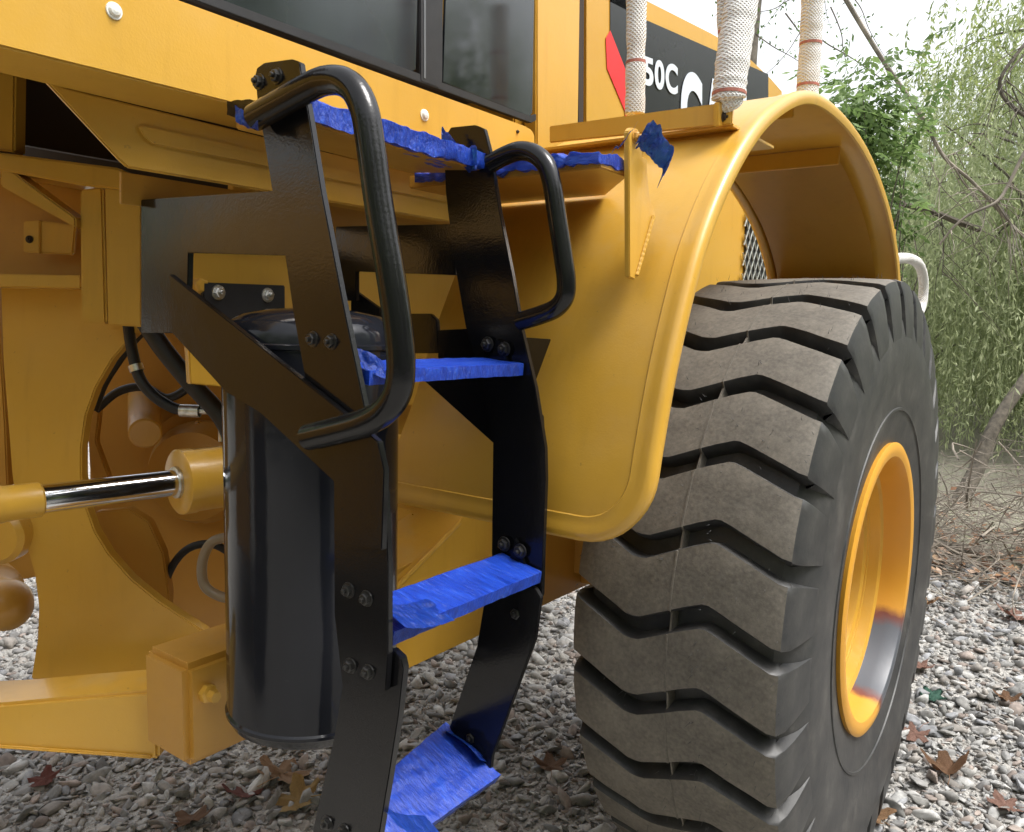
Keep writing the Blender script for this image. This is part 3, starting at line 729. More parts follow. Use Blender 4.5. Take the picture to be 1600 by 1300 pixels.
# top platform between the stringers and the cab
pl = plate('top_step', [Vector((XA + .012, .885, 1.603)), Vector((XB + .03, .87, 1.598)), Vector((XB + .03, 1.06, 1.615)), Vector((XA + .012, 1.04, 1.615))], (0, 0, -.02), YELD, L, .002)
wrinkle_box('plastic_wrap', [Vector((XA + .015, .872, 1.60)), Vector((XB - .002, .862, 1.592)), Vector((XB - .002, .925, 1.597)), Vector((XA + .015, .93, 1.605))], .026, WRAP, pl, .006, 70, 12, 21)
wrinkle_box('plastic_wrap', [Vector((XA + .0, .96, 1.612)), Vector((XA + .03, .96, 1.612)), Vector((XA + .03, 1.035, 1.62)), Vector((XA + .0, 1.035, 1.62))], .02, BLK, pl, .004, 14, 10, 25)
rag('plastic_wrap', [P(368, 178, X=XA - .03), P(385, 186, X=XA - .03), P(404, 192, X=XA - .03)], (0, 0, .02), WRAP, pl, .004, 31)
rag('plastic_wrap', [P(690, 215, X=XB - .03), P(715, 240, X=XB - .03), P(745, 252, X=XB - .03)], (0, 0, .035), WRAP, pl, .008, 35)
rag('plastic_wrap', [P(612, 962, X=XA + .015), P(650, 962, X=XA + .06), P(690, 952, X=XA + .12)], (0, .05, .02), WRAP, st3, .004, 41)
rag('plastic_wrap', [P(562, 560, X=XA + .015), P(590, 572, X=XA + .03), P(605, 582, X=XA + .05)], (0, .02, .03), WRAP, st2, .004, 45)
rag('plastic_wrap', [P(700, 1142, X=XB - .02), P(735, 1165, X=XB - .02), P(758, 1190, X=XB - .02)], (-.03, 0, .02), WRAP, st4, .006, 48)
rag('plastic_wrap', [P(604, 1270, X=XA + .02), P(640, 1290, X=XA + .05), P(680, 1292, X=XA + .12)], (0, .04, .02), WRAP, st4, .004, 52)
# grab rails
hr = [(398, 184), (440, 160), (488, 134), (510, 126), (535, 127), (556, 143), (570, 175), (578, 220), (592, 320), (612, 440), (624, 530), (626, 585), (618, 620), (598, 645), (570, 660), (535, 670), (482, 683)]
tube('grab_rail', smooth_path([P(x, y, X=XA - .020) for x, y in hr], 5), .0175, BLK, L, 20)
hr2 = [(766, 256), (790, 243), (812, 236), (834, 240), (852, 256), (862, 285), (870, 335), (880, 400), (885, 440), (882, 465), (868, 482), (845, 492), (812, 502)]
tube('grab_rail', smooth_path([P(x, y, X=XB - .010) for x, y in hr2], 5), .0150, BLK, L, 20)

# ---- black tank beside the ladder
TC = P(489, 850, d=1.335); TR = .137
zt0, zt1 = .692, P(489, 538, d=1.30).z
tank = lathe('air_tank', [(zt0 - .035, 0), (zt0 - .034, TR * .5), (zt0 - .026, TR * .8), (zt0 - .012, TR * .96), (zt0, TR), (zt0 + .003, TR + .003), (zt0 + .008, TR + .003), (zt0 + .011, TR), (zt1 - .006, TR), (zt1 - .004, TR + .0025), (zt1 + .002, TR + .0025), (zt1 + .004, TR), (zt1 + .02, TR * .985), (zt1 + .034, TR * .93), (zt1 + .046, TR * .78), (zt1 + .054, TR * .5), (zt1 + .057, TR * .2), (zt1 + .057, 0)], (TC.x, TC.y, 0), (0, 0, 1), TNK, L, 72)

# ---- rear frame behind ladder
box('lower_frame_box', (.735, 1.205, .563), (1.30, 1.34, .745), YELD, L, .012)
rail_pts = [Vector((1.15, 1.2, .563)), Vector((2.3, 1.2, .563)), Vector((2.3, 1.2, .92)), Vector((1.46, 1.2, .88)), P(650, 884, Y=1.2), Vector((1.15, 1.2, .74))]
fr = plate('frame_rail', rail_pts, (0, .02, 0), YEL, L, .002)
plate('frame_ledge', [Vector((1.0, 1.222, .752)), Vector((1.33, 1.222, .800)), Vector((1.50, 1.222, .90)), Vector((1.50, 1.42, .90)), Vector((1.30, 1.42, .79)), Vector((1.0, 1.42, .752))], (0, 0, -.01), YEL, L, .001)
plate('frame_web', [Vector((1.0, 1.43, .52)), Vector((2.4, 1.43, .52)), Vector((2.4, 1.43, 1.60)), Vector((1.0, 1.43, 1.60)), Vector((.98, 1.43, 1.30)), Vector((1.05, 1.43, .95)), Vector((1.02, 1.43, .76))], (0, .02, 0), YEL, L, .002)
plate('frame_gusset', [Vector((1.46, 1.24, .89)), Vector((1.46, 1.42, .89)), Vector((1.46, 1.42, 1.02))], (.008, 0, 0), YEL, L, .001)
plate('frame_side', [P(285, 380, Y=1.36), P(450, 376, Y=1.36), P(600, 390, Y=1.36), P(700, 420, Y=1.36), P(700, 640, Y=1.36), P(298, 600, Y=1.36)], (0, .015, 0), YEL, L, .002)
plate('frame_gusset', [P(646, 803, Y=1.34), P(682, 850, Y=1.34), P(645, 853, Y=1.34)], (0, .006, 0), YEL, L, .001)
plate('frame_post', [P(612, 790, Y=1.352), P(644, 798, Y=1.352), P(644, 862, Y=1.352), P(612, 885, Y=1.352)], (0, .01, 0), YEL, L, .001)
tube('flange_edge', [P(612, 925, Y=1.195), P(652, 884, Y=1.195), P(718, 816, Y=1.195)], .006, YEL, L, 8)
lathe('drain_plug', [(0, .0), (0, .016), (.012, .016), (.014, .010), (.03, .010), (.03, 0)], P(322, 1082, Y=1.205), (0, -1, 0), YEL, L, 6)
tube('cross_tube', [Vector((1.36, 1.27, 1.02)), Vector((1.36, 2.0, 1.02))], .045, YEL, L, 24)
vb = plate('valve_plate', [P(x, y, Y=1.335) for x, y in ((318, 441), (446, 446), (446, 520), (318, 520))], (0, .010, 0), HOSE, L, .002)
for (x, y) in ((341, 457), (418, 461)): bolt(P(x, y, Y=1.335), (0, -1, 0), .0105, ZINC, vb)
lathe('boss', [(0, 0), (0, .014), (.02, .014), (.024, .01), (.024, 0)], P(307, 447, Y=1.36), (0, -1, 0), YEL, vb, 6)

# ---- articulated front frame (turned, so its plates face the view more squarely)
def fp(pts, d): return [P(x, y, d=d) for x, y in pts]
def fplate(name, pts, d, th, m, parent=None, bev=.003): return plate(name, fp(pts, d), FWD * th, m, parent or L, bev)
arc = [(232, 505), (205, 528), (175, 562), (150, 605), (134, 650), (127, 700), (127, 745), (134, 790), (148, 830), (170, 866), (205, 905), (248, 940), (290, 968), (322, 988)]
fplate('hinge_plate', [(0, 440), (232, 440)] + arc + [(310, 1060), (48, 1062), (58, 1000), (60, 950), (54, 900), (40, 850), (26, 800), (18, 740), (12, 660), (4, 560)], 1.70, .03, YEL)
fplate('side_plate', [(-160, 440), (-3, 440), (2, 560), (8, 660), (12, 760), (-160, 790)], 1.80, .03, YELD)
fplate('lower_beam', [(-220, 1110), (0, 1100), (75, 1093), (246, 1079), (248, 1188), (0, 1170), (-220, 1150)], 1.50, .11, YEL, None, .006)
fplate('beam_weld', [(-20, 1165), (236, 1182), (236, 1187), (-20, 1169)], 1.492, .008, YEL)
bolt(P(211, 1066, d=1.60), (0, 0, 1), .006, ZINC, L)
# upper left box post, ledges and rib
fplate('box_post', [(124, 296), (160, 292), (166, 506), (126, 505)], 1.60, .10, YEL, None, .004)
fplate('post_side', [(163, 292), (221, 300), (221, 511), (168, 508)], 1.585, .012, YEL, None, .003)
fplate('upper_ledge', [(-160, 222), (0, 238), (185, 262), (225, 285), (225, 300), (130, 290), (0, 266), (-160, 245)], 1.58, .16, YEL, None, .004)
fplate('corner_post', [(-40, 80), (4, 92), (24, 104), (22, 238), (-40, 230)], 1.60, .04, YEL, None, .004)
plate('diagonal_rib', fp([(0, 264), (20, 268), (118, 340), (118, 356), (0, 290)], 1.585), FWD * .05, YEL, L, .003)
fplate('back_panel', [(-160, 255), (130, 290), (130, 445), (-160, 435)], 1.74, .01, YELD)
tb = fplate('hanger_tab', [(62, 344), (118, 352), (114, 398), (62, 396)], 1.69, .012, YEL)
plate('tab_flange', fp([(36, 346), (62, 344), (62, 396), (36, 394)], 1.685), FWD * .012, YEL, tb, .002)
bolt(P(46, 374, d=1.684), -FWD, .006, DRK, tb)
fplate('shelf_strip', [(-160, 425), (126, 430), (126, 450), (-160, 446)], 1.62, .10, YEL, None, .002)
fplate('interior_shade_wall', [(-160, 40), (520, 110), (520, 430), (330, 430), (330, 330), (-160, 300)], 2.05, .02, DRK)  # dark sheet behind the openings, painted as the shade of the interior
# hinge interior
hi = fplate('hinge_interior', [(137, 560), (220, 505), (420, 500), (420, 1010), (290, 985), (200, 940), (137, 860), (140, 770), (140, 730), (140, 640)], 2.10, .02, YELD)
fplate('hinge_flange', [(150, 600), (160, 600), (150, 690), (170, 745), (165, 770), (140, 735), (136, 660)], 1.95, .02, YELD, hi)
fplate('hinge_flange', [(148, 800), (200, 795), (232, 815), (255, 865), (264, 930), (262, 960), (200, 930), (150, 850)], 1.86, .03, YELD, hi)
lathe('hinge_pin', [(0, 0), (0, .032), (.004, .036), (.28, .036)], P(227, 678, d=1.86), FWD * .92 + Vector((-.25, .35, .22)), YELD, hi, 24)
lathe('hinge_boss', [(0, .0), (0, .11), (.05, .13), (.09, .13), (.09, .16), (.12, .16)], P(300, 745, d=2.0), FWD, YELD, hi, 40)
tube('drain_loop', smooth_path([P(x, y, d=1.80) for x, y in ((360, 838), (330, 848), (316, 880), (320, 915), (345, 932), (370, 935))], 6), .011, mat('clear_hose', simple((.33, .27, .19), .3)), hi, 10)
# steering cylinder
ca, cb = P(-180, 796, d=1.40), P(65, 780, d=1.42); cc = P(290, 752, d=1.60)
sc = tube('steering_cylinder', [cc, cc + (cc - cb).normalized() * .24], .062, YEL, L, 36)
ax = (cc - cb).normalized()
lathe('gland', [(-.016, .026), (-.016, .060), (-.013, .064), (.012, .064), (.014, .060)], cc, ax, YEL, sc, 36)
lathe('wiper_seal', [(-.024, .0245), (-.022, .031), (-.015, .031)], cc, ax, ZINC, sc, 28)
tube('chrome_rod', [cb, cc + ax * .03], .0255, CHROME, sc, 32)
lathe('rod_end', [(-.5, .034), (-.07, .034), (-.066, .032), (-.06, .032), (-.056, .0305), (-.004, .0305), (0, .027), (0, 0)], cb, ax, YEL, sc, 32)
# hoses
tube('hydraulic_hose', smooth_path([P(x, y, d=1.70) for x, y in ((200, 505), (206, 545), (218, 590), (240, 618), (268, 636), (290, 642))], 6), .0115, HOSE, L, 14)
tube('hydraulic_hose', smooth_path([P(x, y, d=1.78) for x, y in ((145, 640), (160, 600), (185, 560), (210, 528), (240, 500))], 6), .012, HOSE, L, 14)
tube('hydraulic_hose', smooth_path([P(x, y, d=1.66) for x, y in ((225, 500), (255, 545), (300, 600), (345, 650), (370, 700))], 6), .019, HOSE, L, 14)
hf = tube('hose_fitting', smooth_path([P(x, y, d=1.70) for x, y in ((282, 641), (315, 642), (330, 643), (341, 650), (346, 664), (347, 690))], 5), .0075, ZINC, L, 12)
lathe('collar', [(-.02, .0125), (-.02, .0135), (.02, .0135), (.02, .0125)], P(297, 642, d=1.70), P(315, 642, d=1.7) - P(282, 641, d=1.7), ZINC, hf, 12)
for k in range(8):
    t = k * math.pi / 4; a_ = FWD.cross(Vector((0, 0, 1)))
    bolt(P(300, 745, d=2.0) + FWD * .048 + (a_ * math.cos(t) + Vector((0, 0, 1)) * math.sin(t)) * .121, -FWD, .009, YELD, hi)
tube('hydraulic_hose', smooth_path([P(x, y, d=1.92) for x, y in ((150, 640), (185, 612), (225, 605), (262, 622), (300, 600), (330, 560))], 6), .010, HOSE, L, 12)
tube('hydraulic_hose', smooth_path([P(x, y, d=1.88) for x, y in ((250, 960), (262, 900), (290, 860), (330, 850), (370, 870))], 6), .009, HOSE, L, 12)
for (x, y, d_) in ((213, 575, 1.70), (262, 548, 1.66)):
    lathe('hose_clamp', [(-.007, .012), (-.007, .0145), (.007, .0145), (.007, .012)], P(x, y, d=d_), P(x + 8, y + 24, d=d_) - P(x, y, d=d_), ZINC, L, 14) if d_ > 1.68 else None
# castings low on the left edge
lathe('pin_boss', [(0, 0), (0, .05), (.01, .06), (.05, .06), (.055, .045), (.3, .045)], P(-12, 840, d=1.66), FWD, YEL, L, 28)
lathe('drive_joint', [(-.06, 0), (-.055, .03), (-.03, .055), (0, .062), (.03, .055), (.06, .045), (.1, .05), (.12, .07), (.2, .07)], P(8, 945, d=1.95), (FWD + Vector((-.6, .6, 0))).normalized(), YELD, L, 32)
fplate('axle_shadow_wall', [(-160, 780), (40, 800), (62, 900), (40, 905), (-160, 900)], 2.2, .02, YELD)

# ---- unseen front half of the machine, turned left; added for its shade and reflections
FA = math.radians(-33)          # articulation angle
HG = Vector((.55, 1.75, 0)); FD = Vector((-math.cos(FA), -math.sin(FA), 0)); FO = Vector((-math.sin(FA) * -1, -math.cos(FA), 0))
FO = Vector((FD.y * -1, FD.x, 0)); FO = FO if FO.y < 0 else -FO
fw = wheel.copy(); COL.objects.link(fw); fw.parent = L; fw.matrix_parent_inverse = Matrix.Translation(-L.location)
fw.location = HG + FD * 1.55 + FO * .95 + Vector((0, 0, WC.z)); fw.rotation_euler = (0, 0, FA)
for ch in list(wheel.children):
    c = ch.copy(); COL.objects.link(c); c.parent = fw
bm = bmesh.new()
q0 = HG + FD * 1.1
add_plate(bm, [q0 + FO * .45 + Vector((0, 0, .5)), q0 + FD * 1.8 + FO * .45 + Vector((0, 0, .5)), q0 + FD * 1.8 + FO * .45 + Vector((0, 0, 1.7)), q0 + FD * .6 + FO * .45 + Vector((0, 0, 1.9)), q0 + FO * .45 + Vector((0, 0, 1.5))], -FO * .9, .01)
bm_obj('front_frame', bm, YELD, L, True)
bm = bmesh.new(); wc2 = HG + FD * 1.55 + FO * .95 + Vector((0, 0, .72)); rows = []
for k in range(15):
    a = math.radians(15 + 10.5 * k); pc = wc2 - FD * (.93 * math.cos(a)) + Vector((0, 0, .93 * math.sin(a) + .08))
    rows.append([bm.verts.new(pc + FO * t) for t in (-.3, .3)])
for A, B in zip(rows, rows[1:]): bm.faces.new((A[0], A[1], B[1], B[0]))
bmesh.ops.solidify(bm, geom=bm.faces[:], thickness=.008); bm_obj('front_fender', bm, YEL, L, True, sharp=60)
plate('lift_arm', [q0 + FO * .62 + FD * .3 + Vector((0, 0, 1.75)), q0 + FO * .62 + FD * .55 + Vector((0, 0, 2.2)), q0 + FO * .62 + FD * 1.6 + Vector((0, 0, 2.0)), q0 + FO * .62 + FD * 2.8 + Vector((0, 0, 1.0)), q0 + FO * .62 + FD * 2.7 + Vector((0, 0, .7)), q0 + FO * .62 + FD * 1.4 + Vector((0, 0, 1.55))], -FO * .09, YEL, L, .006)

# ================================================================== GRAVEL
def ico(sub):
    b = bmesh.new(); bmesh.ops.create_icosphere(b, subdivisions=sub, radius=1)
    v = np.array([x.co[:] for x in b.verts]); f = np.array([[y.index for y in x.verts] for x in b.faces]); b.free(); return v, f
def rock(sub, seed):
    v, f = ico(sub); r = np.random.default_rng(seed); v = v.copy()
    for _ in range(16):                                  # knock flat facets off the stone
        n = r.normal(size=3); n /= np.linalg.norm(n); h = r.uniform(.30, .72); d = v @ n
        v -= np.outer(np.clip(d - h, 0, None), n)
    v *= 1 + r.normal(size=(len(v), 1)) * .04
    return v, f
rocks_hi = [rock(2, i) for i in range(8)]; rocks_lo = [rock(1, 50 + i) for i in range(6)]
def gravel(name, pts, size, rocks, rng):
    VV = []; FF = []; CC = []; off = 0; n = len(pts)
    which = rng.integers(0, len(rocks), n); pal = 1.02 * np.array([(.40, .39, .37), (.33, .325, .315), (.47, .46, .445), (.27, .265, .26), (.38, .35, .32), (.52, .515, .50), (.36, .365, .38), (.36, .30, .265)])
    for k, (v, f) in enumerate(rocks):
        ids = np.where(which == k)[0]; m = len(ids)
        if not m: continue
        sc = size[ids, None] * np.stack([rng.uniform(1.1, 2.1, m), rng.uniform(.8, 1.4, m), rng.uniform(.45, .95, m)], 1)
        a = rng.uniform(0, 6.283, m); tx = rng.normal(0, .45, m); ty = rng.normal(0, .45, m)
        R = np.zeros((m, 3, 3)); ca, sa = np.cos(a), np.sin(a)
        Rz = np.zeros((m, 3, 3)); Rz[:, 0, 0] = ca; Rz[:, 0, 1] = -sa; Rz[:, 1, 0] = sa; Rz[:, 1, 1] = ca; Rz[:, 2, 2] = 1
        Rx = np.zeros((m, 3, 3)); Rx[:, 0, 0] = 1; Rx[:, 1, 1] = np.cos(tx); Rx[:, 1, 2] = -np.sin(tx); Rx[:, 2, 1] = np.sin(tx); Rx[:, 2, 2] = np.cos(tx)
        Ry = np.zeros((m, 3, 3)); Ry[:, 1, 1] = 1; Ry[:, 0, 0] = np.cos(ty); Ry[:, 0, 2] = np.sin(ty); Ry[:, 2, 0] = -np.sin(ty); Ry[:, 2, 2] = np.cos(ty)
        R = Rx @ Ry @ Rz
        w_ = np.einsum('mij,mvj->mvi', R, v[None] * sc[:, None]) + pts[ids][:, None]
        VV.append(w_.reshape(-1, 3)); FF.append((f[None] + (np.arange(m) * len(v))[:, None, None]).reshape(-1, 3) + off); off += m * len(v)
        col = pal[rng.integers(0, len(pal), m)] * rng.uniform(.50, 1.0, (m, 1))
        CC.append(np.repeat(col, len(v), 0))
    return np_mesh(name, np.concatenate(VV), np.concatenate(FF), np.concatenate(CC))
def scatter(rng, x0, x1, y0, y1, step, test):
    xs = np.arange(x0, x1, step); ys = np.arange(y0, y1, step); X, Y = np.meshgrid(xs, ys)
    X = X.ravel() + rng.uniform(-.6, .6, X.size) * step; Y = Y.ravel() + rng.uniform(-.6, .6, Y.size) * step
    k = test(X, Y); return X[k], Y[k]
def dep(X, Y): return X * RM[2, 0] + Y * RM[2, 1]
rg = np.random.default_rng(3)
X, Y = scatter(rg, .3, 3.6, -.9, 3.4, .0185, lambda X, Y: (dep(X, Y) > 1.75) & (dep(X, Y) < 2.75) & (X > Y * .25 - .1))
sz = np.clip(rg.lognormal(math.log(.0108), .5, len(X)), .005, .034)
n1 = len(X); pts = np.stack([X, Y, sz * rg.uniform(.0, .45, n1)], 1)
link('gravel', gravel('gravel', pts, sz, rocks_hi[:], rg), STONE, None, 'stuff')['label'] = 'loose grey crushed gravel around the machine'
X, Y = scatter(rg, 1.0, 6.4, -1.6, 4.4, .027, lambda X, Y: (dep(X, Y) >= 2.70) & (dep(X, Y) < 5.6) & (X < 5.15 + .25 * np.sin(Y * 3)))
sz = np.clip(rg.lognormal(math.log(.0155), .45, len(X)), .007, .04)
pts = np.stack([X, Y, sz * rg.uniform(.0, .4, len(X))], 1)
link('gravel', gravel('gravel', pts, sz, rocks_lo, rg), STONE, None, 'stuff')['label'] = 'pale flat gravel running back beside the wheel'
print('stones', n1, len(X))

# fallen leaves, each its own thing
LEAFC = {'tan': (.42, .25, .13), 'yellow': (.50, .33, .12), 'red': (.20, .055, .035), 'brown': (.24, .125, .06), 'pink': (.36, .20, .15), 'green': (.06, .17, .12)}
def fallen_leaf(px, py, size, ang, colour, label, curl=.35, seed=0, lift=.022):
    p = P(px, py, Z=.025); r = random.Random(seed)
    lob = []
    nl = 5
    for k in range(60):
        t = k / 60 * 2 * math.pi
        rad = .55 + .42 * abs(math.cos(t * nl / 2)) ** 1.6 + .05 * math.cos(17 * t + seed)
        if abs((t + math.pi) % (2 * math.pi) - math.pi) > 2.6: rad *= .75
        lob.append((rad * math.cos(t), rad * math.sin(t)))
    bm = bmesh.new(); c = bm.verts.new((0, 0, 0)); rings = []
    for f in (.35, .7, 1.0):
        rings.append([])
        for (x, y) in lob:
            x2, y2 = x * f, y * f
            z = curl * (x2 * x2 * .5 + y2 * y2 * .9) + .12 * noise.noise(Vector((x2 * 3, y2 * 3, seed))) - .10 * abs(math.sin(math.atan2(y2, x2) * 2.5)) * f
            rings[-1].append(bm.verts.new((x2, y2, z)))
    for j in range(60): bm.faces.new((c, rings[0][j], rings[0][(j + 1) % 60]))
    for A, B in zip(rings, rings[1:]):
        for j in range(60): bm.faces.new((A[j], B[j], B[(j + 1) % 60], A[(j + 1) % 60]))
    bmesh.ops.solidify(bm, geom=bm.faces[:], thickness=.012)
    add_tube(bm, [(-.5, 0, .02), (-1.0, .05, .1), (-1.5, .2, .05)], .018, 5)
    bmesh.ops.recalc_face_normals(bm, faces=bm.faces)
    me = bpy.data.meshes.new('fallen_leaf'); bm.to_mesh(me); bm.free()
    me.polygons.foreach_set('use_smooth', [True] * len(me.polygons))
    o = link('fallen_leaf', me, mat('dry_leaf_' + colour, dryleaf(LEAFC[colour])))
    o.location = (p.x, p.y, lift); o.scale = (size,) * 3; o.rotation_euler = (r.uniform(-.3, .3), r.uniform(-.3, .3), ang)
    return tag(o, label, 'leaf', 'fallen leaves on the gravel')
fl = [(440, 1205, .085, .5, 'tan', 'curled tan leaf on the gravel below the black tank', .25),
      (466, 1246, .075, 2.1, 'yellow', 'yellow dry leaf on gravel just left of the lower ladder rail', .45),
      (378, 1238, .06, 1.0, 'red', 'dark red leaf left of the yellow and tan leaves under the tank', .3),
      (1480, 1200, .07, .3, 'brown', 'brown curled leaf on pale gravel right of the tyre, lower one', .9),
      (1362, 1270, .06, 1.4, 'tan', 'tan leaf lying against the foot of the big tyre', .8),
      (1590, 962, .10, .2, 'pink', 'pinkish leaf at the gravel edge on the far right', .5),
      (1445, 942, .07, 2.6, 'tan', 'small tan leaf at the gravel edge beside the tyre', .6),
      (1458, 1085, .05, .9, 'green', 'small bluish green leaf on the pale gravel right of the rim', .2),
      (1430, 1145, .05, 2.9, 'pink', 'pinkish leaf flat on gravel between the tyre and the green leaf', .3),
      (1570, 1255, .05, 1.9, 'pink', 'pale pink leaf in the bottom right corner gravel', .3),
      (860, 1195, .055, .7, 'brown', 'brown leaf on dark gravel between ladder and tyre', .5),
      (1575, 1090, .05, .3, 'brown', 'brown leaf on pale gravel near the right picture edge', .5),
      (1440, 1040, .05, 2.2, 'pink', 'reddish leaf on gravel right of the rim, above the green leaf', .5),
      (70, 1215, .05, 2.2, 'red', 'small dark red leaf on gravel under the yellow lower beam', .3),
      (300, 1278, .06, .4, 'brown', 'brown leaf on gravel near the bottom edge left of the ladder', .4)]
for i, a in enumerate(fl): fallen_leaf(*a[:6], a[6], i)

# ================================================================== VEGETATION
def strands(rng, starts, lens, segs, leaf_l, leaf_w, sway, outdir, per=2):
    """drooping shoots with narrow leaves; returns verts, quads, tint"""
    n = len(starts); V = []; C = []
    tint = rng.uniform(.15, .85, n)
    d = outdir / np.maximum(1e-6, np.linalg.norm(outdir, axis=1, keepdims=True))
    p = starts.copy(); v = d * .5 + rng.normal(0, .25, (n, 3)) + np.array([0, 0, .25])
    ds = (lens / segs)[:, None]; quads = []
    for s_ in range(segs):
        v = v * .72 + np.array([0, 0, -1.0]) * .38 + rng.normal(0, sway, (n, 3))
        vn = v / np.linalg.norm(v, axis=1, keepdims=True)
        q = p + vn * ds
        for k in range(per):
            b = p + vn * ds * rng.uniform(0, 1, (n, 1))
            ld = vn * .7 + rng.normal(0, .55, (n, 3)) + np.array([0, 0, -.35]); ld /= np.linalg.norm(ld, axis=1, keepdims=True)
            sd_ = np.cross(ld, rng.normal(size=(n, 3))); sd_ /= np.maximum(1e-6, np.linalg.norm(sd_, axis=1, keepdims=True))
            ll = leaf_l * rng.uniform(.6, 1.3, (n, 1)); ww = leaf_w * rng.uniform(.7, 1.3, (n, 1))
            quads.append(np.stack([b, b + ld * ll * .5 + sd_ * ww, b + ld * ll, b + ld * ll * .5 - sd_ * ww], 1)); C.append(np.clip(tint + rng.normal(0, .15, n), 0, 1))
        sd_ = np.cross(vn, np.array([.59, -.80, .0]) + rng.normal(0, .2, (n, 3))); sd_ /= np.maximum(1e-6, np.linalg.norm(sd_, axis=1, keepdims=True))
        tw = leaf_w * .28
        quads.append(np.stack([p - sd_ * tw, p + sd_ * tw, q + sd_ * tw, q - sd_ * tw], 1)); C.append(tint * .4)
        p = q
    Q = np.concatenate(quads); C = np.repeat(np.concatenate(C), 4)
    return Q.reshape(-1, 3), np.arange(len(Q) * 4).reshape(-1, 4), np.stack([C, C, C], 1)
def limb_path(a, b, sag, rng, k=7):
    a = np.array(a); b = np.array(b); out = []
    for i in range(k + 1):
        t = i / k; p = a + (b - a) * t + np.array([0, 0, sag * 4 * t * (1 - t)]); p += rng.normal(0, .04, 3) * np.linalg.norm(b - a) * .4 * (0 < i < k); out.append(Vector(p))
    return smooth_path(out, 3)
def weeping_tree(base, height, rad, nclump, nstrand, slen_, leaf, m, label, seed, crown_lo=.3, group='trees behind the gravel', lean=(0, 0)):
    rng = np.random.default_rng(seed); base = np.array(base, float)
    t = empty('weeping_tree', base, label, 'tree', group)
    top = base + np.array([lean[0], lean[1], height * .8])
    bm = bmesh.new(); tp = limb_path(base - np.array([0, 0, .1]), top, 0, rng, 6); rr = [height * .03 * (1 - .8 * i / (len(tp) - 1)) + .01 for i in range(len(tp))]
    add_tube(bm, tp, rr, 10); bm_obj('trunk', bm, BARK, t, True)
    cen = base + np.array([lean[0] * .7, lean[1] * .7, height * (.5 + crown_lo * .4)])
    clumps = []
    for k in range(nclump):
        u = rng.normal(size=3); u /= np.linalg.norm(u); r = rng.uniform(.35, 1) ** .5
        c = cen + u * r * np.array([rad, rad, height * (.5 - crown_lo * .35)])
        clumps.append(c)
    clumps = np.array(clumps)
    bm = bmesh.new()
    for k in range(0, nclump, max(1, nclump // 26)):
        i = rng.integers(len(tp) // 3, len(tp) - 1); lp = limb_path(np.array(tp[i]), clumps[k], .15 * rad, rng, 5)
        add_tube(bm, lp, [max(.006, height * .008 * (1 - j / len(lp))) for j in range(len(lp))], 6)
    bm_obj('limb', bm, BARK, t, True, 'stuff')
    ci = rng.integers(0, nclump, nstrand); st = clumps[ci] + rng.normal(0, .16 * rad, (nstrand, 3)) * np.array([1, 1, .7])
    ln = slen_ * rng.uniform(.5, 1.3, nstrand); ln = np.minimum(ln, np.maximum(.2, (st[:, 2] - base[2] - .12)))
    out = st - cen; out[:, 2] *= .2
    V, F, C = strands(rng, st, ln, 9, leaf[0], leaf[1], .10, out)
    V = V[:]; link('crown', np_mesh('crown', V, F, C), m, t)
    return t
def at(px, d_, z=0):
    p = P(px, 560, d=d_); return (p.x, p.y, z)
weeping_tree(at(1740, 13.0), 7.2, 3.4, 170, 5200, 1.1, (.11, .016), WILL, 'broad pale yellow-green weeping tree rising into the sky at right', 1, .1)
weeping_tree(at(1520, 17.0), 4.4, 3.2, 100, 1900, 1.2, (.13, .020), WILG, 'grey-green tree mass far behind the bare branches', 2, .1)
weeping_tree(at(1700, 8.2), 4.6, 2.1, 80, 1600, 2.1, (.075, .0075), WILG, 'nearer weeping tree with thin hanging grey-green shoots above the brush', 3, .25)
weeping_tree(at(1440, 10.5), 3.4, 1.6, 60, 1200, 1.5, (.085, .010), WILG, 'low weeping tree just behind the rear fender and white grab bar', 4, .2)
weeping_tree(at(1900, 10.0), 6.5, 2.6, 110, 3600, 1.3, (.10, .013), WILL, 'weeping tree at the right picture edge', 5, .15)
weeping_tree(at(1150, 22.0), 4.0, 3.0, 90, 2600, 1.1, (.14, .024), WILG, 'distant tree low behind the loader hood', 6, .1)
weeping_tree(at(850, 20.0), 5.0, 3.0, 90, 2200, 1.1, (.14, .024), WILG, 'distant tree hidden mostly behind the loader cab', 7, .1)

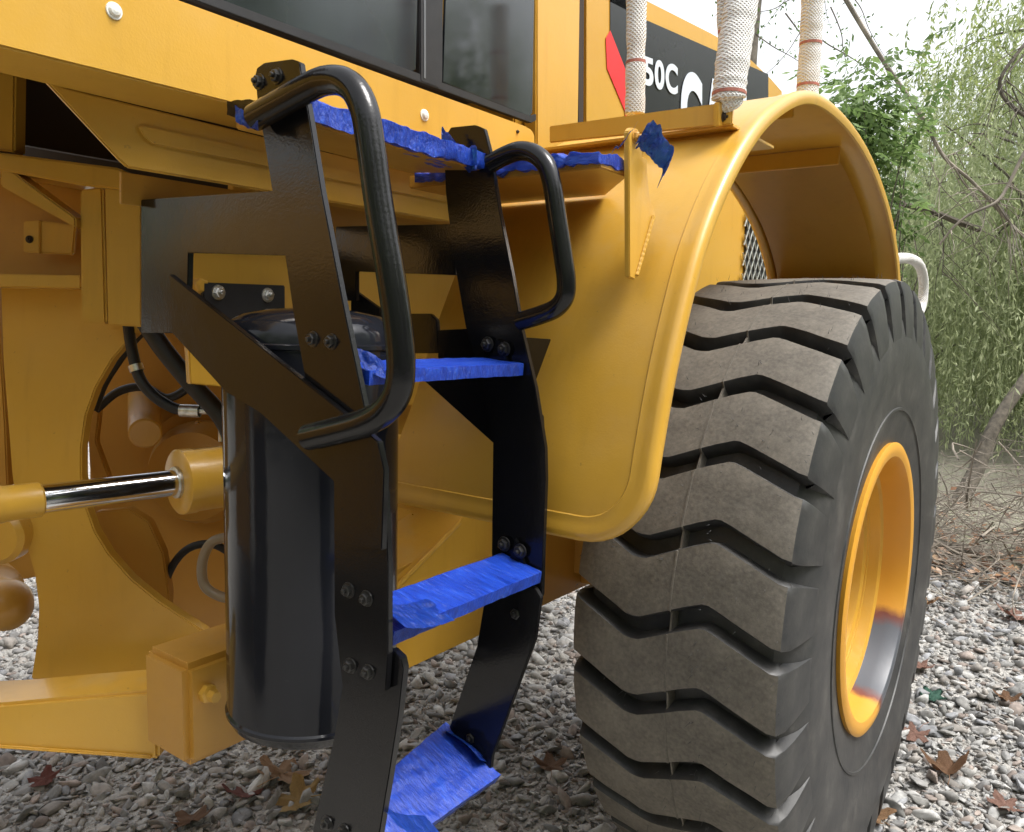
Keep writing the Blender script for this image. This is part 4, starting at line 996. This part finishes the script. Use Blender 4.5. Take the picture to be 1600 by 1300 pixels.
# leafy sapling with broad fresh leaves by the fender
def leafy(base, centre, rad, nleaf, ll, lw, m, label, seed, name='leafy_shrub'):
    rng = np.random.default_rng(seed); t = empty(name, base, label, 'shrub')
    bm = bmesh.new(); subs = []
    for k in range(9):
        e = np.array(centre) + rng.normal(0, .5, 3) * np.array(rad); lp = limb_path(base, e, .2, rng, 5); subs.append(lp)
        add_tube(bm, lp, [max(.003, .018 * (1 - j / len(lp))) for j in range(len(lp))], 6)
    bm_obj('stem', bm, BARK, t, True, 'stuff')
    nc = nleaf // 9; cl = np.array(centre) + rng.normal(0, .55, (nc, 3)) * np.array(rad)
    Q = []; C = []
    for c in cl:                                     # a compound leaf: a drooping rachis with paired leaflets
        d = rng.normal(0, 1, 3); d[2] = -abs(d[2]) * .6 - .1; d /= np.linalg.norm(d); tn = rng.uniform(.1, .9)
        sd_ = np.cross(d, (0, 0, 1)); sd_ /= np.linalg.norm(sd_)
        for j in range(9):
            b = c + d * (j // 2) * ll * .55; w_ = (sd_ * (1 if j % 2 else -1) + d * .7 + np.array([0, 0, -.25]) + rng.normal(0, .15, 3)); w_ /= np.linalg.norm(w_)
            if j == 8: w_ = d
            up = np.cross(w_, d + rng.normal(0, .3, 3)); s2 = np.cross(up, w_); s2 /= max(1e-6, np.linalg.norm(s2))
            l1 = ll * rng.uniform(.8, 1.2)
            Q.append([b, b + w_ * l1 * .45 + s2 * lw, b + w_ * l1, b + w_ * l1 * .45 - s2 * lw]); C.append(np.clip(tn + rng.normal(0, .12), 0, 1))
    Q = np.array(Q); C = np.repeat(np.array(C), 4)
    link('foliage', np_mesh('foliage', Q.reshape(-1, 3), np.arange(len(Q) * 4).reshape(-1, 4), np.stack([C] * 3, 1)), m, t)
    return t
c_ = P(1335, 205, d=6.0); leafy(tuple(P(1330, 700, d=6.2))[:2] + (0,), tuple(c_), (.40, .40, .42), 3600, .075, .016, BRIGHT, 'bright fresh green leafy shrub beside the top of the rear fender', 11)
c_ = P(1385, 330, d=6.3); leafy(tuple(P(1380, 700, d=6.3))[:2] + (0,), tuple(c_), (.22, .22, .5), 1300, .07, .014, BRIGHT, 'narrow green shrub hanging behind the rear edge of the fender', 12)

# bare branches in front of the foliage
def branch(label, polys, d_, name='bare_branch', m=TWIG, leaves=0, seed=0):
    first = P(polys[0][0][0][0], polys[0][0][0][1], d=d_)
    t = empty(name, first, label, 'branch')
    rr = random.Random(seed)
    for pts, r0, r1 in polys:
        pp = smooth_path([P(x, y, d=d_ + .04 * rr.uniform(-1, 1)) for x, y in pts], 5)
        k = len(pp); bm = bmesh.new(); add_tube(bm, pp, [r0 + (r1 - r0) * i / (k - 1) for i in range(k)], 7)
        bm_obj('stick', bm, m, t, True)
    bm = bmesh.new()
    for k in range(26):
        pts, r0, r1 = polys[rr.randrange(len(polys))]
        i = rr.randrange(len(pts) - 1); u = rr.random(); x = pts[i][0] + (pts[i + 1][0] - pts[i][0]) * u; y = pts[i][1] + (pts[i + 1][1] - pts[i][1]) * u
        dx, dy = rr.uniform(-22, 22), rr.uniform(-4, 26); q = [(x, y)]
        for j in range(4):
            dx += rr.uniform(-8, 8); dy += rr.uniform(-4, 9); q.append((q[-1][0] + dx, q[-1][1] + dy))
        dd = [d_]
        for j in range(4): dd.append(dd[-1] + rr.uniform(-.12, .12))
        pp = smooth_path([P(a, b, d=c) for (a, b), c in zip(q, dd)], 4)
        add_tube(bm, pp, [.0042 * (1 - .75 * i / len(pp)) for i in range(len(pp))], 4)
    bm_obj('twig', bm, m, t, True, 'stuff')
    return t
branch('long grey bare branch slanting down across the bright sky into the foliage', [([(1290, -60), (1325, 5), (1380, 95), (1440, 182), (1475, 245), (1520, 285), (1575, 345), (1620, 390)], .022, .010),
        ([(1440, 182), (1460, 200), (1452, 240), (1470, 290), (1510, 330)], .006, .003), ([(1475, 245), (1500, 235), (1540, 205)], .005, .003), ([(1490, 260), (1520, 300), (1600, 330)], .006, .003),
        ([(1400, 128), (1402, 190), (1392, 260), (1388, 330)], .003, .002)], 6.6, seed=1)
branch('dark broken bough lying level behind the rear fender', [([(1380, 305), (1410, 318), (1460, 332), (1500, 348), (1530, 358)], .020, .028), ([(1470, 335), (1475, 380), (1472, 430)], .005, .003)], 6.9, m=BARK, seed=2)
branch('curved dark branch looping in from the right picture edge', [([(1640, 20), (1600, 70), (1570, 110), (1562, 135), (1575, 160), (1610, 185), (1660, 195)], .012, .016), ([(1600, 85), (1575, 115), (1565, 138)], .007, .004), ([(1566, 140), (1590, 160), (1605, 180)], .006, .004)], 6.0, m=BARK, seed=3)
branch('forked pale branch in front of the hanging shoots at right', [([(1630, 190), (1600, 240), (1575, 290), (1556, 316), (1515, 335), (1490, 355), (1468, 382)], .014, .007), ([(1556, 316), (1535, 300), (1515, 290)], .005, .003), ([(1556, 316), (1580, 350), (1620, 392)], .008, .004), ([(1575, 290), (1600, 300), (1625, 295)], .004, .002)], 5.6, seed=4)
# slender tree with sparse twigs against the sky
tb_ = P(1166, 200, d=7.0)
rng = np.random.default_rng(21)
st_ = empty('slender_tree', (tb_.x, tb_.y, 0), 'slender dark tree trunk with sparse twigs against the white sky', 'tree')
bm = bmesh.new(); tp = smooth_path([Vector((tb_.x, tb_.y, -.05)), tb_ + Vector((.0, 0, -1)), tb_, P(1176, 60, d=7.0), P(1188, -60, d=7.0), P(1200, -200, d=7)], 6)
add_tube(bm, tp, [.07 - .035 * i / len(tp) for i in range(len(tp))], 9); bm_obj('trunk', bm, BARK, st_, True)
bm = bmesh.new(); Q = []; C = []
for k in range(15):
    x0, y0 = rng.uniform(1170, 1330), rng.uniform(-160, 60)
    pts = [np.array([x0, y0])]
    dx, dy = rng.normal(0, 10), rng.uniform(14, 30)
    for j in range(6): dx += rng.normal(0, 6); dy += rng.normal(0, 4); pts.append(pts[-1] + (dx, dy * .9))
    dd = rng.uniform(6.2, 7.6); pp = smooth_path([P(a, min(b, 150), d=dd) for a, b in pts], 4)
    add_tube(bm, pp, [.007 * (1 - .8 * i / len(pp)) for i in range(len(pp))], 5)
    for p in pp[3:]:
        for _ in range(2):
            if rng.random() < .75:
                b = np.array(p) + rng.normal(0, .03, 3); w_ = rng.normal(0, 1, 3); w_ /= np.linalg.norm(w_); s2 = np.cross(w_, rng.normal(0, 1, 3)); s2 /= np.linalg.norm(s2)
                Q.append([b, b + w_ * .018 + s2 * .009, b + w_ * .04, b + w_ * .018 - s2 * .009]); C.append(rng.uniform(0, .5))
bm_obj('twig', bm, BARK, st_, True, 'stuff')
Q = np.array(Q); C = np.repeat(np.array(C), 4)
link('foliage', np_mesh('foliage', Q.reshape(-1, 3), np.arange(len(Q) * 4).reshape(-1, 4), np.stack([C] * 3, 1)), BRIGHT, st_)

lt = tag(tube('leaning_trunk', smooth_path([P(1448, 880, d=6.4), P(1490, 800, d=6.4), P(1525, 735, d=6.5), P(1560, 655, d=6.6), P(1640, 540, d=6.8)], 5), [.075 - .0015 * i for i in range(21)], BARK, None, 10), 'dark leaning trunk rising from the brush at right', 'tree trunk')
# brush pile, logs, litter at the gravel edge
rng = np.random.default_rng(31); bm = bmesh.new()
for k in range(2100):
    cx = 5.45 + rng.normal(0, .5); cy = rng.uniform(-2.4, 2.2)
    hmax = .75 * math.exp(-((cx - 5.75) / .6) ** 2) * (.6 + .4 * math.sin(cy * 2.3 + 1))
    c = Vector((cx, cy, rng.uniform(.0, max(.05, hmax)))); d = Vector((rng.normal(0, .8), rng.normal(0, 1), rng.normal(0, .55))).normalized() * rng.uniform(.08, .42)
    mid = c + Vector(rng.normal(0, .06, 3)); r = rng.lognormal(math.log(.0022), .5)
    a, b = c - d, c + d
    if a.z < .01: a.z = .01
    if b.z < .01: b.z = .01
    add_tube(bm, smooth_path([a, mid, b], 2), [r, r, r * .8, r * .6, r * .35], 4, False)
bo = bm_obj('brush_pile', bm, TWIG, None, True, 'stuff'); bo['label'] = 'tangle of dry grey twigs at the gravel edge'
# dry leaf litter along the gravel edge
nl = 2600; rng = np.random.default_rng(41)
b_ = np.stack([4.75 + rng.gamma(1.6, .5, nl), rng.uniform(-2.6, 3.2, nl), rng.uniform(.02, .06, nl)], 1); a_ = rng.uniform(0, 6.28, nl); ll = rng.uniform(.02, .05, nl)[:, None]
u_ = np.stack([np.cos(a_), np.sin(a_), rng.normal(0, .3, nl)], 1); v_ = np.stack([-np.sin(a_), np.cos(a_), rng.normal(0, .3, nl)], 1)
Q = np.stack([b_ - u_ * ll, b_ + v_ * ll * .5 + np.array([0, 0, .006]), b_ + u_ * ll, b_ - v_ * ll * .5], 1)
cl_ = np.array([(.30, .16, .08), (.22, .11, .06), (.38, .25, .15), (.42, .30, .22), (.16, .09, .06)])[rng.integers(0, 5, nl)]
ll_ = link('leaf_litter', np_mesh('leaf_litter', Q.reshape(-1, 3), np.arange(nl * 4).reshape(-1, 4), np.repeat(cl_, 4, 0)), STONE, None, 'stuff'); ll_['label'] = 'dry brown leaf litter along the gravel edge'
tag(tube('fallen_log', smooth_path([P(1380, 838, d=4.9), P(1470, 856, d=4.9), P(1560, 872, d=4.9), P(1720, 890, d=4.9)], 5), [.045 + .004 * math.sin(i) for i in range(16)], BARK, None, 12), 'dark grey fallen log lying through the brush at right', 'log')
tag(tube('fallen_log', smooth_path([P(1440, 905, d=4.7), P(1540, 912, d=4.7), P(1700, 906, d=4.7)], 6), [.022] * 13, BARK, None, 10), 'thin dark fallen pole below the larger log', 'log')

# unseen trees added round the yard (they close the low sky behind the viewer)
proto = [o for o in bpy.data.objects if o.name.startswith('weeping_tree')]
proto = [proto[0], proto[4]]
for k, ang in enumerate((100, 140, 172, 196, 218, 238, 258, 278, 300, 324)):
    src = proto[k % 2]; a = math.radians(ang); rr = (13.0 if ang < 160 or ang > 310 else 9.0) + (k % 3) * .8
    o = src.copy(); COL.objects.link(o); o.location = (rr * math.cos(a), rr * math.sin(a) + 1, 0); o.rotation_euler = (0, 0, k * 1.3)
    o['label'] = 'unseen weeping tree added to close the low sky'; o['group'] = 'unseen trees added around the yard'
    for ch in src.children:
        c = ch.copy(); COL.objects.link(c); c.parent = o; c.matrix_parent_inverse = ch.matrix_parent_inverse
